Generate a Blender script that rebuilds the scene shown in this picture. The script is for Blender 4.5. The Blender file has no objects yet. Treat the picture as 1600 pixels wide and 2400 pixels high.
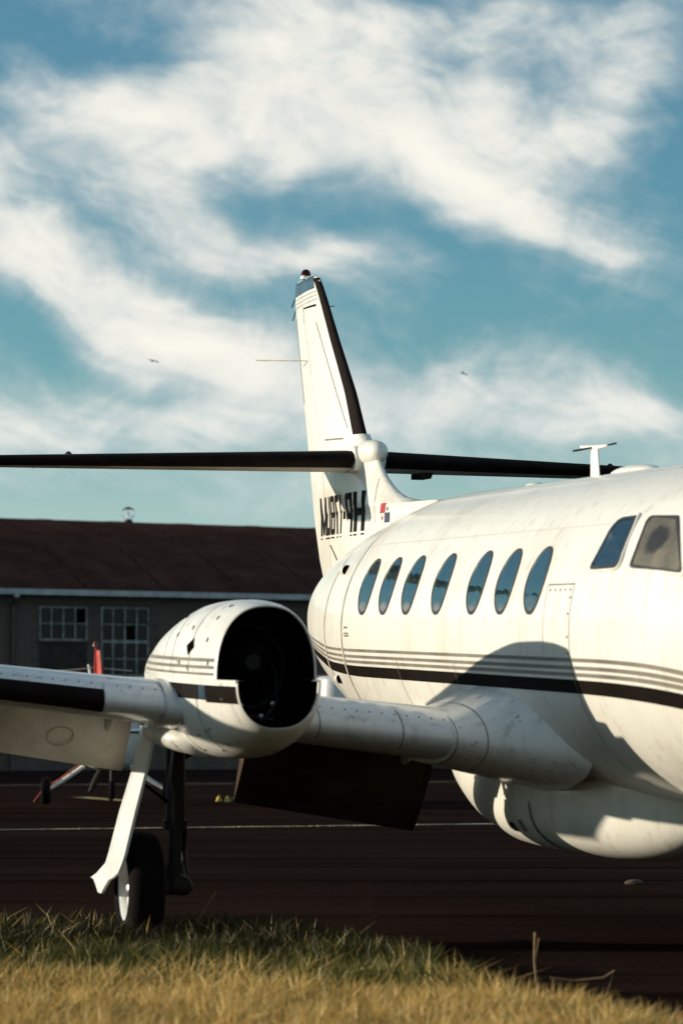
import bpy, bmesh, math, random
import numpy as np
from mathutils import Matrix, Vector

random.seed(7)
rng = np.random.default_rng(7)
scene = bpy.context.scene
COL = scene.collection
R = math.radians

# ------------------------------------------------------------------ camera
cam_d = bpy.data.cameras.new("camera")
cam = bpy.data.objects.new("camera", cam_d)
COL.objects.link(cam)
cam.location = (0, 0, 1.37)
cam.rotation_euler = (R(90) + math.atan(500 / 7000), 0, 0)
cam_d.sensor_fit = 'VERTICAL'
cam_d.sensor_height = 36.0
cam_d.sensor_width = 24.0
cam_d.lens = 105.0
cam_d.clip_start = 0.5
cam_d.clip_end = 6000
cam_d.dof.use_dof = True
cam_d.dof.focus_distance = 25.0
cam_d.dof.aperture_fstop = 3.0
scene.camera = cam
scene.render.resolution_x, scene.render.resolution_y = 682, 1024

# ------------------------------------------------------------------ light
SUN_TRAVEL = Vector((0.987, -0.048, -0.146)).normalized()
SUN_ELEV = math.asin(-SUN_TRAVEL.z)
SUN_ROT = math.atan2(-SUN_TRAVEL.x, -SUN_TRAVEL.y)
sun_d = bpy.data.lights.new("sun", 'SUN')
sun_d.energy = 5.0
sun_d.angle = R(0.53)
sun_d.color = (1.0, 0.89, 0.70)
sun = bpy.data.objects.new("sun", sun_d)
COL.objects.link(sun)
sun.rotation_euler = SUN_TRAVEL.to_track_quat('-Z', 'Y').to_euler()
sun.location = (-30, 20, 12)

vs = scene.view_settings
vs.view_transform = 'Standard'
vs.look = 'None'
vs.exposure = 0.2
vs.gamma = 1.0
vs.use_curve_mapping = False
try:
    scene.cycles.use_denoising = True
    scene.cycles.max_bounces = 8
except Exception:
    pass


# ------------------------------------------------------------------ node helpers
class NT:
    def __init__(self, tree):
        self.t = tree
        tree.nodes.clear()

    def n(self, typ, **kw):
        nd = self.t.nodes.new(typ)
        for k, v in kw.items():
            setattr(nd, k, v)
        return nd

    def put(self, sock, v):
        if v is None:
            return
        if hasattr(v, 'is_output') or isinstance(v, bpy.types.NodeSocket):
            self.t.links.new(v, sock)
        else:
            sock.default_value = v

    def m(self, op, a, b=None, c=None, clamp=False):
        nd = self.n('ShaderNodeMath', operation=op, use_clamp=clamp)
        self.put(nd.inputs[0], a)
        self.put(nd.inputs[1], b)
        self.put(nd.inputs[2], c)
        return nd.outputs[0]

    def mix(self, f, a, b, blend='MIX'):
        nd = self.n('ShaderNodeMix', data_type='RGBA', blend_type=blend)
        self.put(nd.inputs[0], f)
        self.put(nd.inputs[6], a)
        self.put(nd.inputs[7], b)
        return nd.outputs[2]

    def noise(self, vec, scale, detail=3, rough=0.55, dist=0.0):
        nd = self.n('ShaderNodeTexNoise')
        self.put(nd.inputs['Vector'], vec)
        nd.inputs['Scale'].default_value = scale
        nd.inputs['Detail'].default_value = detail
        nd.inputs['Roughness'].default_value = rough
        nd.inputs['Distortion'].default_value = dist
        return nd.outputs['Fac']

    def mapr(self, v, a, b, c=0.0, d=1.0, smooth=True):
        nd = self.n('ShaderNodeMapRange', interpolation_type='SMOOTHSTEP' if smooth else 'LINEAR', clamp=True) if smooth else self.n('ShaderNodeMapRange')
        self.put(nd.inputs[0], v)
        for i, x in enumerate((a, b, c, d)):
            nd.inputs[1 + i].default_value = x
        return nd.outputs[0]

    def scale(self, vec, s):
        nd = self.n('ShaderNodeMapping')
        self.put(nd.inputs[0], vec)
        nd.inputs['Scale'].default_value = s
        return nd.outputs[0]


# ------------------------------------------------------------------ world: physical sky with clouds
world = bpy.data.worlds.new("World")
scene.world = world
world.use_nodes = True
T = NT(world.node_tree)
sky = T.n('ShaderNodeTexSky', sky_type='NISHITA')
sky.sun_disc = False
sky.sun_elevation = SUN_ELEV
sky.sun_rotation = SUN_ROT
sky.altitude = 100
sky.air_density = 1.0
sky.dust_density = 0.15
sky.ozone_density = 3.0
geo = T.n('ShaderNodeTexCoord')
D = geo.outputs['Generated']
sep = T.n('ShaderNodeSeparateXYZ')
T.put(sep.inputs[0], D)
az = T.m('ARCTAN2', sep.outputs[0], sep.outputs[1])          # radians, 0 = north of the field
el = T.m('ARCSINE', sep.outputs[2])
azd = T.m('MULTIPLY', az, 180 / math.pi)
eld = T.m('MULTIPLY', el, 180 / math.pi)
# slow warp so that cloud edges curl
w1 = T.noise(D, 9.0, 3, 0.55)
w2 = T.noise(T.scale(D, (1.0, 1.0, 1.35)), 11.5, 3, 0.55)
azw = T.m('ADD', azd, T.m('MULTIPLY', T.m('SUBTRACT', w1, 0.5), 4.2))
elw = T.m('ADD', eld, T.m('MULTIPLY', T.m('SUBTRACT', w2, 0.5), 3.0))


def PXA(x, y):
    return (math.degrees((x - 800) / 7000), math.degrees((1700 - y) / 7000))


def blob(x, y, sx, sy, ang, amp):
    """one cloud bank at a compass bearing and elevation, lengths in degrees"""
    a0, e0 = PXA(x, y)
    k = math.degrees(1 / 7000)
    sx, sy = sx * k, sy * k
    ca, sa = math.cos(R(ang)), math.sin(R(ang))
    da = T.m('SUBTRACT', azw, a0)
    de = T.m('SUBTRACT', elw, e0)
    u = T.m('ADD', T.m('MULTIPLY', da, ca / sx), T.m('MULTIPLY', de, sa / sx))
    v = T.m('ADD', T.m('MULTIPLY', da, -sa / sy), T.m('MULTIPLY', de, ca / sy))
    r2 = T.m('ADD', T.m('MULTIPLY', u, u), T.m('MULTIPLY', v, v))
    g = T.m('POWER', 2.718, T.m('MULTIPLY', r2, -1.0))
    return T.m('MULTIPLY', g, amp)


CLOUDS = [
    # x, y, half length, half width, tilt, amount
    (360, 270, 320, 120, 22, 1.00),
    (640, 330, 440, 120, -4, 0.80),
    (860, 220, 270, 110, -18, 0.85),
    (1010, 400, 330, 70, -20, 0.78),
    (1330, 500, 400, 70, -27, 0.80),
    (480, 520, 280, 65, -24, 0.80),
    (760, 580, 340, 55, -4, 0.66),
    (830, 60, 400, 95, -8, 0.70),
    (1350, 90, 320, 80, -6, 0.46),
    (1200, 250, 115, 75, 10, 0.90),
    (1490, 260, 125, 100, 20, 0.85),
    (1330, 380, 260, 90, -12, 0.62),
    (60, 580, 300, 95, -22, 1.05),
    (330, 730, 320, 80, -26, 0.90),
    (640, 850, 400, 100, -14, 0.85),
    (1050, 930, 450, 90, -4, 0.85),
    (200, 980, 560, 90, 3, 0.75),
    (1400, 1000, 350, 70, 0, 0.45),
    (700, 1130, 900, 70, 0, 0.35),
]
dens = None
for c in CLOUDS:
    g = blob(*c)
    dens = g if dens is None else T.m('ADD', dens, g)
# everywhere else the same kind of broken cloud, from noise alone
inframe = T.m('MULTIPLY', T.mapr(T.m('ABSOLUTE', azd), 8.0, 16.0, 1.0, 0.0), T.mapr(eld, 15.0, 24.0, 1.0, 0.0))
broad = T.noise(T.scale(D, (1, 1, 1.9)), 5.5, 5, 0.55, 0.4)
broadd = T.mapr(broad, 0.43, 0.71, 0.0, 1.0)
fine = T.noise(T.scale(D, (1, 1, 1.6)), 24.0, 8, 0.62, 0.5)
finer = T.noise(T.scale(D, (1, 1, 1.3)), 75.0, 6, 0.66, 0.9)
sa_, ca_ = math.sin(R(-22)), math.cos(R(-22))
cmb = T.n('ShaderNodeCombineXYZ')
T.put(cmb.inputs[0], T.m('MULTIPLY', T.m('ADD', T.m('MULTIPLY', azw, ca_), T.m('MULTIPLY', elw, sa_)), 0.15))
T.put(cmb.inputs[1], T.m('MULTIPLY', T.m('SUBTRACT', T.m('MULTIPLY', elw, ca_), T.m('MULTIPLY', azw, sa_)), 0.75))
wisp = T.noise(cmb.outputs[0], 1.15, 7, 0.55, 0.4)
d0 = T.m('ADD', T.m('MULTIPLY', dens, inframe), T.m('MULTIPLY', broadd, T.m('SUBTRACT', 1.0, inframe)))
d0 = T.m('DIVIDE', d0, T.m('ADD', 0.55, T.m('MULTIPLY', d0, 0.45)))          # banks overlap without piling up
tex = T.m('ADD', T.m('MULTIPLY', T.m('SUBTRACT', fine, 0.5), 1.10), T.m('ADD', T.m('MULTIPLY', T.m('SUBTRACT', wisp, 0.5), 1.05), T.m('MULTIPLY', T.m('SUBTRACT', finer, 0.5), 0.40)))
d1 = T.m('ADD', d0, tex)
mask = T.mapr(d1, 0.04, 1.08, 0.0, 1.0)
low = T.mapr(eld, 0.0, 7.0, 0.30, 0.0)                       # thin haze of cloud towards the horizon
mask = T.m('MAXIMUM', mask, low)
mask = T.m('MULTIPLY', mask, 0.97)
skycol = T.mix(1.0, sky.outputs[0], (1.30, 1.74, 1.60, 1), 'MULTIPLY')
lit = T.mapr(d1, 0.35, 1.45, 0.0, 1.0)
lit = T.m('ADD', T.m('MULTIPLY', lit, 0.75), T.m('MULTIPLY', T.mapr(T.m('ADD', T.m('MULTIPLY', wisp, 0.5), T.m('MULTIPLY', fine, 0.5)), 0.38, 0.62), 0.25))
cl = T.mix(lit, (5.2, 6.4, 6.8, 1), (11.6, 11.2, 10.1, 1))
col = T.mix(mask, skycol, cl)
col = T.mix(T.mapr(eld, 0.5, 7.5, 0.62, 0.0), col, (7.6, 9.0, 9.4, 1))      # pale air near the horizon
bg = T.n('ShaderNodeBackground')
T.put(bg.inputs[0], col)
bg.inputs[1].default_value = 0.074
wo = T.n('ShaderNodeOutputWorld')
T.put(wo.inputs[0], bg.outputs[0])


# ------------------------------------------------------------------ materials
def material(name):
    m = bpy.data.materials.new(name)
    m.use_nodes = True
    t = NT(m.node_tree)
    b = t.n('ShaderNodeBsdfPrincipled')
    o = t.n('ShaderNodeOutputMaterial')
    t.put(o.inputs[0], b.outputs[0])
    return m, t, b, o


def plain(name, col, rough=0.5, metal=0.0, var=0.12, nscale=6.0, bump=0.0, spec=0.5):
    m, t, b, o = material(name)
    tc = t.n('ShaderNodeTexCoord').outputs['Object']
    nz = t.noise(tc, nscale, 5, 0.6)
    f = t.mapr(nz, 0.3, 0.72)
    dark = tuple(x * (1 - 2 * var) for x in col[:3]) + (1,)
    lite = tuple(min(1, x * (1 + var)) for x in col[:3]) + (1,)
    t.put(b.inputs['Base Color'], t.mix(f, dark, lite))
    t.put(b.inputs['Roughness'], t.m('ADD', t.m('MULTIPLY', nz, 0.25), rough - 0.12, clamp=True))
    b.inputs['Metallic'].default_value = metal
    b.inputs['Specular IOR Level'].default_value = spec
    if bump:
        bp = t.n('ShaderNodeBump')
        bp.inputs['Strength'].default_value = bump
        bp.inputs['Distance'].default_value = 0.01
        t.put(bp.inputs['Height'], t.noise(tc, nscale * 9, 4, 0.6))
        t.put(b.inputs['Normal'], bp.outputs[0])
    return m


def paint(name, col=(0.79, 0.765, 0.70), grime=(0.36, 0.30, 0.21), amount=0.72, rough=0.32, chips=0.0):
    """weathered aircraft paint: chalky patches, rain streaks running down, a few specks"""
    m, t, b, o = material(name)
    tc = t.n('ShaderNodeTexCoord').outputs['Object']
    broad = t.mapr(t.noise(tc, 1.3, 4, 0.55), 0.42, 0.78)
    streak = t.mapr(t.noise(t.scale(tc, (9.0, 9.0, 0.7)), 1.6, 4, 0.6), 0.50, 0.80)
    speck = t.mapr(t.noise(tc, 34.0, 2, 0.5), 0.70, 0.78)
    f = t.m('MULTIPLY', t.m('ADD', t.m('MULTIPLY', broad, 0.35), t.m('ADD', t.m('MULTIPLY', streak, 0.60), t.m('MULTIPLY', speck, 0.35))), amount, clamp=True)
    c = t.mix(f, col + (1,), grime + (1,))
    if chips:
        ch = t.mapr(t.noise(tc, 6.0, 7, 0.72), 0.60, 0.66)
        c = t.mix(t.m('MULTIPLY', ch, chips), c, (0.10, 0.085, 0.07, 1))
    t.put(b.inputs['Base Color'], c)
    t.put(b.inputs['Roughness'], t.m('ADD', rough, t.m('MULTIPLY', t.noise(tc, 3.0, 4, 0.6), 0.22)))
    bp = t.n('ShaderNodeBump')
    bp.inputs['Strength'].default_value = 0.12
    bp.inputs['Distance'].default_value = 0.02
    t.put(bp.inputs['Height'], t.noise(tc, 2.6, 2, 0.5))
    t.put(b.inputs['Normal'], bp.outputs[0])
    b.inputs['Coat Weight'].default_value = 0.5
    b.inputs['Coat Roughness'].default_value = 0.10
    return m


M = {}
M['white'] = paint('white_paint')
M['white_worn'] = paint('worn_white_paint', (0.76, 0.745, 0.70), (0.24, 0.20, 0.15), 0.9, 0.36, 0.75)
M['wing'] = paint('wing_paint', (0.66, 0.68, 0.69), (0.20, 0.18, 0.16), 0.85, 0.34, 0.6)
M['rudder'] = paint('rudder_paint', (0.72, 0.69, 0.60), (0.42, 0.36, 0.24), 0.7, 0.4)
M['sooty'] = plain('sooty_flap_paint', (0.060, 0.040, 0.030), 0.8, var=0.3, nscale=2.0, spec=0.05)  # the inner flap's shade is put into this dark colour
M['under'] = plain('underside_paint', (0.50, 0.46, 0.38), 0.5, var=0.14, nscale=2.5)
M['boot'] = plain('deicing_rubber', (0.012, 0.008, 0.007), 0.75, var=0.2, nscale=5, spec=0.06)
M['black'] = plain('black_paint', (0.009, 0.006, 0.005), 0.7, var=0.15, nscale=3, spec=0.04)
M['letter'] = plain('letter_paint', (0.012, 0.009, 0.008), 0.65, var=0.2, nscale=3, spec=0.06)
M['greyline'] = plain('grey_pinstripe', (0.20, 0.18, 0.15), 0.4, var=0.15, nscale=3)
M['paleline'] = plain('pale_pinstripe', (0.50, 0.48, 0.44), 0.4, var=0.1, nscale=3)
M['navy'] = plain('navy_paint', (0.03, 0.075, 0.12), 0.35, var=0.3, nscale=4)
M['seam'] = plain('seam_sealant', (0.16, 0.14, 0.11), 0.7, var=0.2, nscale=8)
M['palestrip'] = plain('pale_frame_strip', (0.58, 0.54, 0.44), 0.5, var=0.15, nscale=6)
M['rubber'] = plain('tyre_rubber', (0.008, 0.006, 0.006), 0.85, var=0.2, nscale=9, bump=0.3, spec=0.05)
M['gasket'] = plain('window_gasket', (0.02, 0.018, 0.018), 0.5, var=0.15, nscale=6)
M['metal'] = plain('bare_metal', (0.42, 0.41, 0.40), 0.38, 0.9, var=0.15, nscale=8)
M['darkmetal'] = plain('sooty_metal', (0.018, 0.014, 0.012), 0.65, 0.3, var=0.3, nscale=8)  # dark brownish metal, one even tone
M['soot'] = plain('sooty_cavity', (0.008, 0.006, 0.005), 0.9, var=0.3, nscale=6, spec=0.0)  # shade inside the engine bay and other openings, put in as near-black
M['hose'] = plain('engine_hose', (0.05, 0.045, 0.045), 0.4, var=0.2)
M['red'] = plain('red_paint', (0.50, 0.035, 0.025), 0.4, var=0.12)
M['flagred'] = plain('flag_red', (0.42, 0.03, 0.035), 0.45, var=0.1)
M['flagblue'] = plain('flag_blue', (0.035, 0.045, 0.085), 0.45, var=0.1)
M['maroon'] = plain('maroon_paint', (0.16, 0.02, 0.025), 0.4, var=0.12)
M['plane_white'] = plain('light_plane_white', (0.74, 0.74, 0.73), 0.35, var=0.06)
M['yellow'] = plain('chock_yellow', (0.65, 0.48, 0.06), 0.5, var=0.15)
M['wood'] = plain('weathered_wood', (0.22, 0.16, 0.09), 0.8, var=0.25, nscale=12)
M['rope'] = plain('orange_rope', (0.40, 0.07, 0.03), 0.8, var=0.3, nscale=30)
M['stone'] = plain('broken_concrete', (0.075, 0.055, 0.04), 0.9, var=0.25, nscale=14, bump=0.4)
M['bird'] = plain('dark_feathers', (0.025, 0.022, 0.02), 0.8)
M['line'] = plain('worn_line_paint', (0.50, 0.42, 0.32), 0.8, var=0.35, nscale=1.2)
M['yline'] = plain('worn_yellow_line', (0.45, 0.30, 0.08), 0.8, var=0.35, nscale=1.2)
M['gutter'] = plain('gutter_paint', (0.60, 0.62, 0.62), 0.35, var=0.12, nscale=2.5)
M['pipe'] = plain('downpipe_paint', (0.10, 0.065, 0.05), 0.5, var=0.2)
M['mullion'] = plain('flaking_window_steel', (0.34, 0.34, 0.33), 0.55, var=0.35, nscale=5)
M['board'] = plain('weathered_boarding', (0.035, 0.022, 0.020), 0.8, var=0.3, nscale=4)
M['block'] = plain('painted_block', (0.130, 0.098, 0.077), 0.85, var=0.2, nscale=1.5, bump=0.3)
M['mortar'] = plain('wall_mortar', (0.100, 0.075, 0.060), 0.9, var=0.15, nscale=3)
M['roof'] = plain('bitumen_roofing', (0.072, 0.037, 0.029), 0.9, var=0.15, nscale=0.8, spec=0.0)
M['roofseam'] = plain('roof_lap_seam', (0.052, 0.027, 0.021), 0.9, var=0.2, nscale=2, spec=0.0)
M['stem'] = plain('dry_stem', (0.30, 0.18, 0.09), 0.8, var=0.25, nscale=20)


def glass(name, tint, rough=0.04, ior=1.9):
    m, t, b, o = material(name)
    tc = t.n('ShaderNodeTexCoord').outputs['Object']
    nz = t.noise(tc, 3.5, 3, 0.5)
    t.put(b.inputs['Base Color'], t.mix(t.mapr(nz, 0.3, 0.7), tuple(x * 0.6 for x in tint) + (1,), tint + (1,)))
    b.inputs['Roughness'].default_value = rough
    b.inputs['IOR'].default_value = ior
    bp = t.n('ShaderNodeBump')
    bp.inputs['Strength'].default_value = 0.012
    bp.inputs['Distance'].default_value = 0.05
    t.put(bp.inputs['Height'], t.noise(tc, 2.2, 1, 0.4))
    t.put(b.inputs['Normal'], bp.outputs[0])
    return m


M['pane'] = glass('cabin_acrylic', (0.020, 0.042, 0.052), 0.03, 3.0)
M['cockpit_blue'] = glass('cockpit_acrylic', (0.012, 0.026, 0.044), 0.12, 1.5)
M['hangar_pane'] = glass('dusty_pane', (0.030, 0.022, 0.021), 0.25, 1.3)
M['hangar_hole'] = plain('missing_pane_dark', (0.006, 0.004, 0.004), 0.9, spec=0.05)


def crazed():
    """sun-crazed acrylic, milky with one clear patch"""
    m, t, b, o = material('crazed_acrylic')
    tc = t.n('ShaderNodeTexCoord').outputs['Object']
    grain = t.noise(t.scale(tc, (26, 10, 44)), 3.0, 4, 0.7)
    patch = t.noise(tc, 4.0, 3, 0.6)
    f = t.m('ADD', t.m('MULTIPLY', grain, 0.55), t.m('MULTIPLY', patch, 0.55))
    c = t.mix(t.mapr(f, 0.35, 0.75), (0.035, 0.028, 0.022, 1), (0.15, 0.135, 0.095, 1))
    sp = t.n('ShaderNodeSeparateXYZ')
    t.put(sp.inputs[0], tc)
    wob = t.m('MULTIPLY', t.m('SUBTRACT', t.noise(tc, 9.0, 3, 0.6), 0.5), 0.16)
    du = t.m('DIVIDE', t.m('ADD', t.m('ADD', sp.outputs[0], 1.80), wob), 0.15)
    dv = t.m('DIVIDE', t.m('ADD', t.m('SUBTRACT', sp.outputs[2], 0.487), t.m('MULTIPLY', wob, 0.6)), 0.085)
    rr_ = t.m('SQRT', t.m('ADD', t.m('MULTIPLY', du, du), t.m('MULTIPLY', dv, dv)))
    c = t.mix(t.mapr(rr_, 0.6, 1.15, 1.0, 0.0), c, (0.010, 0.006, 0.005, 1))
    t.put(b.inputs['Base Color'], c)
    b.inputs['Roughness'].default_value = 0.5
    return m


M['crazed'] = crazed()
M['clearpatch'] = plain('clear_patch', (0.016, 0.010, 0.009), 0.5, var=0.3, nscale=9)


def beacon_glass(name, col):
    m, t, b, o = material(name)
    b.inputs['Base Color'].default_value = col
    b.inputs['Roughness'].default_value = 0.05
    b.inputs['Transmission Weight'].default_value = 0.6
    b.inputs['IOR'].default_value = 1.3
    return m


M['beacon'] = beacon_glass('red_beacon_glass', (0.07, 0.006, 0.007, 1))
M['clearglass'] = beacon_glass('clear_globe_glass', (0.9, 0.92, 0.92, 1))
M['clearglass'].node_tree.nodes['Principled BSDF'].inputs['Transmission Weight'].default_value = 1.0
M['clearglass'].node_tree.nodes['Principled BSDF'].inputs['IOR'].default_value = 1.05


def tarmac_mat():
    m, t, b, o = material('old_asphalt')
    tc = t.n('ShaderNodeTexCoord').outputs['Object']
    big = t.noise(t.scale(tc, (0.12, 0.55, 1)), 1.0, 5, 0.6)
    fin = t.noise(tc, 22.0, 5, 0.7)
    tar = t.mapr(t.noise(t.scale(tc, (0.07, 1.6, 1)), 1.0, 4, 0.6), 0.55, 0.62)
    c = t.mix(t.mapr(big, 0.3, 0.7), (0.013, 0.0078, 0.0064, 1), (0.025, 0.0155, 0.0125, 1))
    c = t.mix(t.m('MULTIPLY', t.mapr(fin, 0.35, 0.75), 0.5), c, (0.042, 0.025, 0.019, 1))
    c = t.mix(t.m('MULTIPLY', tar, 0.7), c, (0.008, 0.0045, 0.004, 1))
    t.put(b.inputs['Base Color'], c)
    b.inputs['Roughness'].default_value = 0.95
    b.inputs['Specular IOR Level'].default_value = 0.0
    bp = t.n('ShaderNodeBump')
    bp.inputs['Strength'].default_value = 0.5
    bp.inputs['Distance'].default_value = 0.01
    t.put(bp.inputs['Height'], fin)
    t.put(b.inputs['Normal'], bp.outputs[0])
    return m


M['tarmac'] = tarmac_mat()
M['soil'] = plain('thatch_soil', (0.022, 0.016, 0.009), 0.95, var=0.3, nscale=8, bump=0.5, spec=0.1)


def grass_mat():
    m, t, b, o = material('grass_blades')
    at = t.n('ShaderNodeAttribute', attribute_name='blade')
    di = t.n('ShaderNodeBsdfDiffuse')
    tr = t.n('ShaderNodeBsdfTranslucent')
    gl = t.n('ShaderNodeBsdfGlossy')
    gl.inputs['Roughness'].default_value = 0.45
    t.put(di.inputs[0], at.outputs['Color'])
    t.put(tr.inputs[0], at.outputs['Color'])
    t.put(gl.inputs[0], (0.5, 0.48, 0.4, 1))
    mx = t.n('ShaderNodeMixShader')
    mx.inputs[0].default_value = 0.4
    t.put(mx.inputs[1], di.outputs[0])
    t.put(mx.inputs[2], tr.outputs[0])
    m2 = t.n('ShaderNodeMixShader')
    m2.inputs[0].default_value = 0.06
    t.put(m2.inputs[1], mx.outputs[0])
    t.put(m2.inputs[2], gl.outputs[0])
    t.put(o.inputs[0], m2.outputs[0])
    return m


M['grass'] = grass_mat()


# ------------------------------------------------------------------ mesh helpers
def link(name, me, parent=None, loc=None):
    o = bpy.data.objects.new(name, me)
    COL.objects.link(o)
    if parent is not None:
        o.parent = parent
    if loc is not None:
        o.location = loc
    return o


def mesh(name, V, Fc, mat, parent=None, smooth=True, angle=40, loc=None, mats=None, midx=None):
    me = bpy.data.meshes.new(name)
    me.from_pydata([tuple(map(float, v)) for v in V], [], [tuple(int(i) for i in f) for f in Fc])
    for m_ in (mats if mats else [mat]):
        me.materials.append(M[m_] if isinstance(m_, str) else m_)
    if midx is not None:
        me.polygons.foreach_set('material_index', midx)
    me.validate()
    if smooth:
        me.polygons.foreach_set('use_smooth', [True] * len(me.polygons))
        try:
            me.set_sharp_from_angle(angle=R(angle))
        except Exception:
            pass
    me.update()
    return link(name, me, parent, loc)


def fixn(o):
    bm = bmesh.new()
    bm.from_mesh(o.data)
    bmesh.ops.recalc_face_normals(bm, faces=bm.faces)
    bm.to_mesh(o.data)
    bm.free()
    return o


def loft(secs, closed=True, cap0=True, cap1=True):
    V, Fc = [], []
    n = len(secs[0])
    for s in secs:
        V += list(s)
    for i in range(len(secs) - 1):
        for j in range(n if closed else n - 1):
            k = (j + 1) % n
            Fc.append((i * n + j, i * n + k, (i + 1) * n + k, (i + 1) * n + j))
    if closed and cap0:
        Fc.append(tuple(range(n))[::-1])
    if closed and cap1:
        Fc.append(tuple((len(secs) - 1) * n + j for j in range(n)))
    return V, Fc


def box(x0, x1, y0, y1, z0, z1):
    V = [(x, y, z) for x in (x0, x1) for y in (y0, y1) for z in (z0, z1)]
    Fc = [(0, 1, 3, 2), (4, 6, 7, 5), (0, 4, 5, 1), (2, 3, 7, 6), (0, 2, 6, 4), (1, 5, 7, 3)]
    return V, Fc


def join(*parts):
    V, Fc = [], []
    for v, f in parts:
        k = len(V)
        V += list(v)
        Fc += [tuple(i + k for i in q) for q in f]
    return V, Fc


def tube(pts, rad, n=10, cap=True):
    pts = [Vector(p) for p in pts]
    if not hasattr(rad, '__len__'):
        rad = [rad] * len(pts)
    secs = []
    up = Vector((0.3, 0.2, 1)).normalized()
    for i, p in enumerate(pts):
        d = (pts[min(i + 1, len(pts) - 1)] - pts[max(i - 1, 0)]).normalized()
        a = d.cross(up)
        if a.length < 1e-3:
            a = d.cross(Vector((1, 0, 0)))
        a.normalize()
        b_ = d.cross(a).normalized()
        secs.append([p + (a * math.cos(2 * math.pi * j / n) + b_ * math.sin(2 * math.pi * j / n)) * rad[i] for j in range(n)])
    return loft(secs, True, cap, cap)


def lathe(prof, axis='y', n=32, center=(0, 0, 0)):
    """prof: list of (along, radius)"""
    secs = []
    for a, r_ in prof:
        s = []
        for j in range(n):
            t_ = 2 * math.pi * j / n
            u, v = r_ * math.cos(t_), r_ * math.sin(t_)
            p = {'y': (u, a, v), 'x': (a, u, v), 'z': (u, v, a)}[axis]
            s.append((p[0] + center[0], p[1] + center[1], p[2] + center[2]))
        secs.append(s)
    return loft(secs, True, True, True)


def thing(name, label, cat, loc=(0, 0, 0), rotz=0.0, group=None):
    o = bpy.data.objects.new(name, None)
    COL.objects.link(o)
    o.location = loc
    o.rotation_euler = (0, 0, rotz)
    o.empty_display_size = 0.3
    tag(o, label, cat, group)
    return o


def tag(o, label, cat, group=None):
    o['label'] = label
    o['category'] = cat
    if group:
        o['group'] = group
    return o


def structure(o):
    o['kind'] = 'structure'
    return o


def stuff(o, label, cat=None):
    o['kind'] = 'stuff'
    if cat:
        o['label'] = label
        o['category'] = cat
    return o


def pchip(xs, ys):
    xs, ys = np.array(xs, float), np.array(ys, float)
    h = np.diff(xs)
    d = np.diff(ys) / h
    m_ = np.zeros_like(ys)
    for i in range(1, len(xs) - 1):
        if d[i - 1] * d[i] > 0:
            w1_, w2_ = 2 * h[i] + h[i - 1], h[i] + 2 * h[i - 1]
            m_[i] = (w1_ + w2_) / (w1_ / d[i - 1] + w2_ / d[i])
    m_[0], m_[-1] = d[0], d[-1]

    def f(x):
        x = min(max(x, xs[0]), xs[-1])
        i = min(max(int(np.searchsorted(xs, x) - 1), 0), len(xs) - 2)
        t_ = (x - xs[i]) / h[i]
        return ((1 + 2 * t_) * (1 - t_) ** 2 * ys[i] + t_ * (1 - t_) ** 2 * h[i] * m_[i]
                + t_ * t_ * (3 - 2 * t_) * ys[i + 1] + t_ * t_ * (t_ - 1) * h[i] * m_[i + 1])
    return f


# ================================================================== SETTING
# ---- tarmac sheet out to the horizon
V, Fc = [(-3000, -600, 0), (3000, -600, 0), (3000, 5000, 0), (-3000, 5000, 0)], [(0, 1, 2, 3)]
structure(mesh('tarmac', V, Fc, 'tarmac', smooth=False))

# ---- grass verge the photographer stands on
EDGE = [(-60, 20.6), (-8, 20.0), (-4, 19.8), (-2.2, 19.7), (-1.2, 19.5), (-0.2, 18.9), (0.28, 17.9), (0.48, 16.6), (0.68, 15.2), (0.92, 14.2), (1.25, 13.5), (1.6, 12.9), (2.4, 11.6), (5, 8.5), (60, -40)]
ex, ey = [p[0] for p in EDGE], [p[1] for p in EDGE]


def verge(x):
    return float(np.interp(x, ex, ey)) + 0.16 * math.sin(x * 7.3) + 0.10 * math.sin(x * 17.1 + 1)


xs = list(np.linspace(-60, -6, 30)) + list(np.linspace(-5.8, 5.0, 130)) + list(np.linspace(5.2, 60, 20))
V = [(x, verge(x), 0.004) for x in xs] + [(x, -60.0, 0.004) for x in xs]
n = len(xs)
structure(mesh('grass_verge', V, [(i + n, i + n + 1, i + 1, i) for i in range(n - 1)], 'soil', smooth=False))

# ---- painted lines and joints across the apron


def strip(name, mat, p0, p1, w, z=0.004, segs=24):
    a, b_ = np.array(p0, float), np.array(p1, float)
    d = (b_ - a) / np.linalg.norm(b_ - a)
    nrm = np.array([-d[1], d[0]])
    V = []
    for i in range(segs + 1):
        p = a + (b_ - a) * i / segs
        k = w / 2 * (1 + 0.15 * math.sin(i * 2.1))
        V += [(*(p + nrm * k), z), (*(p - nrm * k), z)]
    return structure(mesh(name, V, [(2 * i, 2 * i + 1, 2 * i + 3, 2 * i + 2) for i in range(segs)], mat, smooth=False))


strip('painted_line', 'line', (-34, 28.9), (34, 53.2), 0.20)
strip('yellow_line', 'yline', (-5.0, 57.3), (-3.75, 54.2), 0.35)
strip('painted_line', 'line', (-40, 55.5), (30, 84), 0.15)

# ---- hangar
HA = np.array([-10.32, 90.3])
hd = np.array([0.897, 0.441])
hd = hd / np.linalg.norm(hd)
hang = thing('hangar', 'dark arched roof hangar with block wall, pale gutter and old steel windows', 'hangar', (HA[0], HA[1], 0), math.atan2(hd[1], hd[0]))
T0, T1, EAVE, RISE, WID = -44.0, 46.0, 5.32, 3.05, 26.0
# openings in the front wall: (t0, t1, z0, z1)
OPEN = [(1.27, 2.83, 2.30, 4.99), (3.28, 4.86, 2.88, 5.00)]


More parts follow.
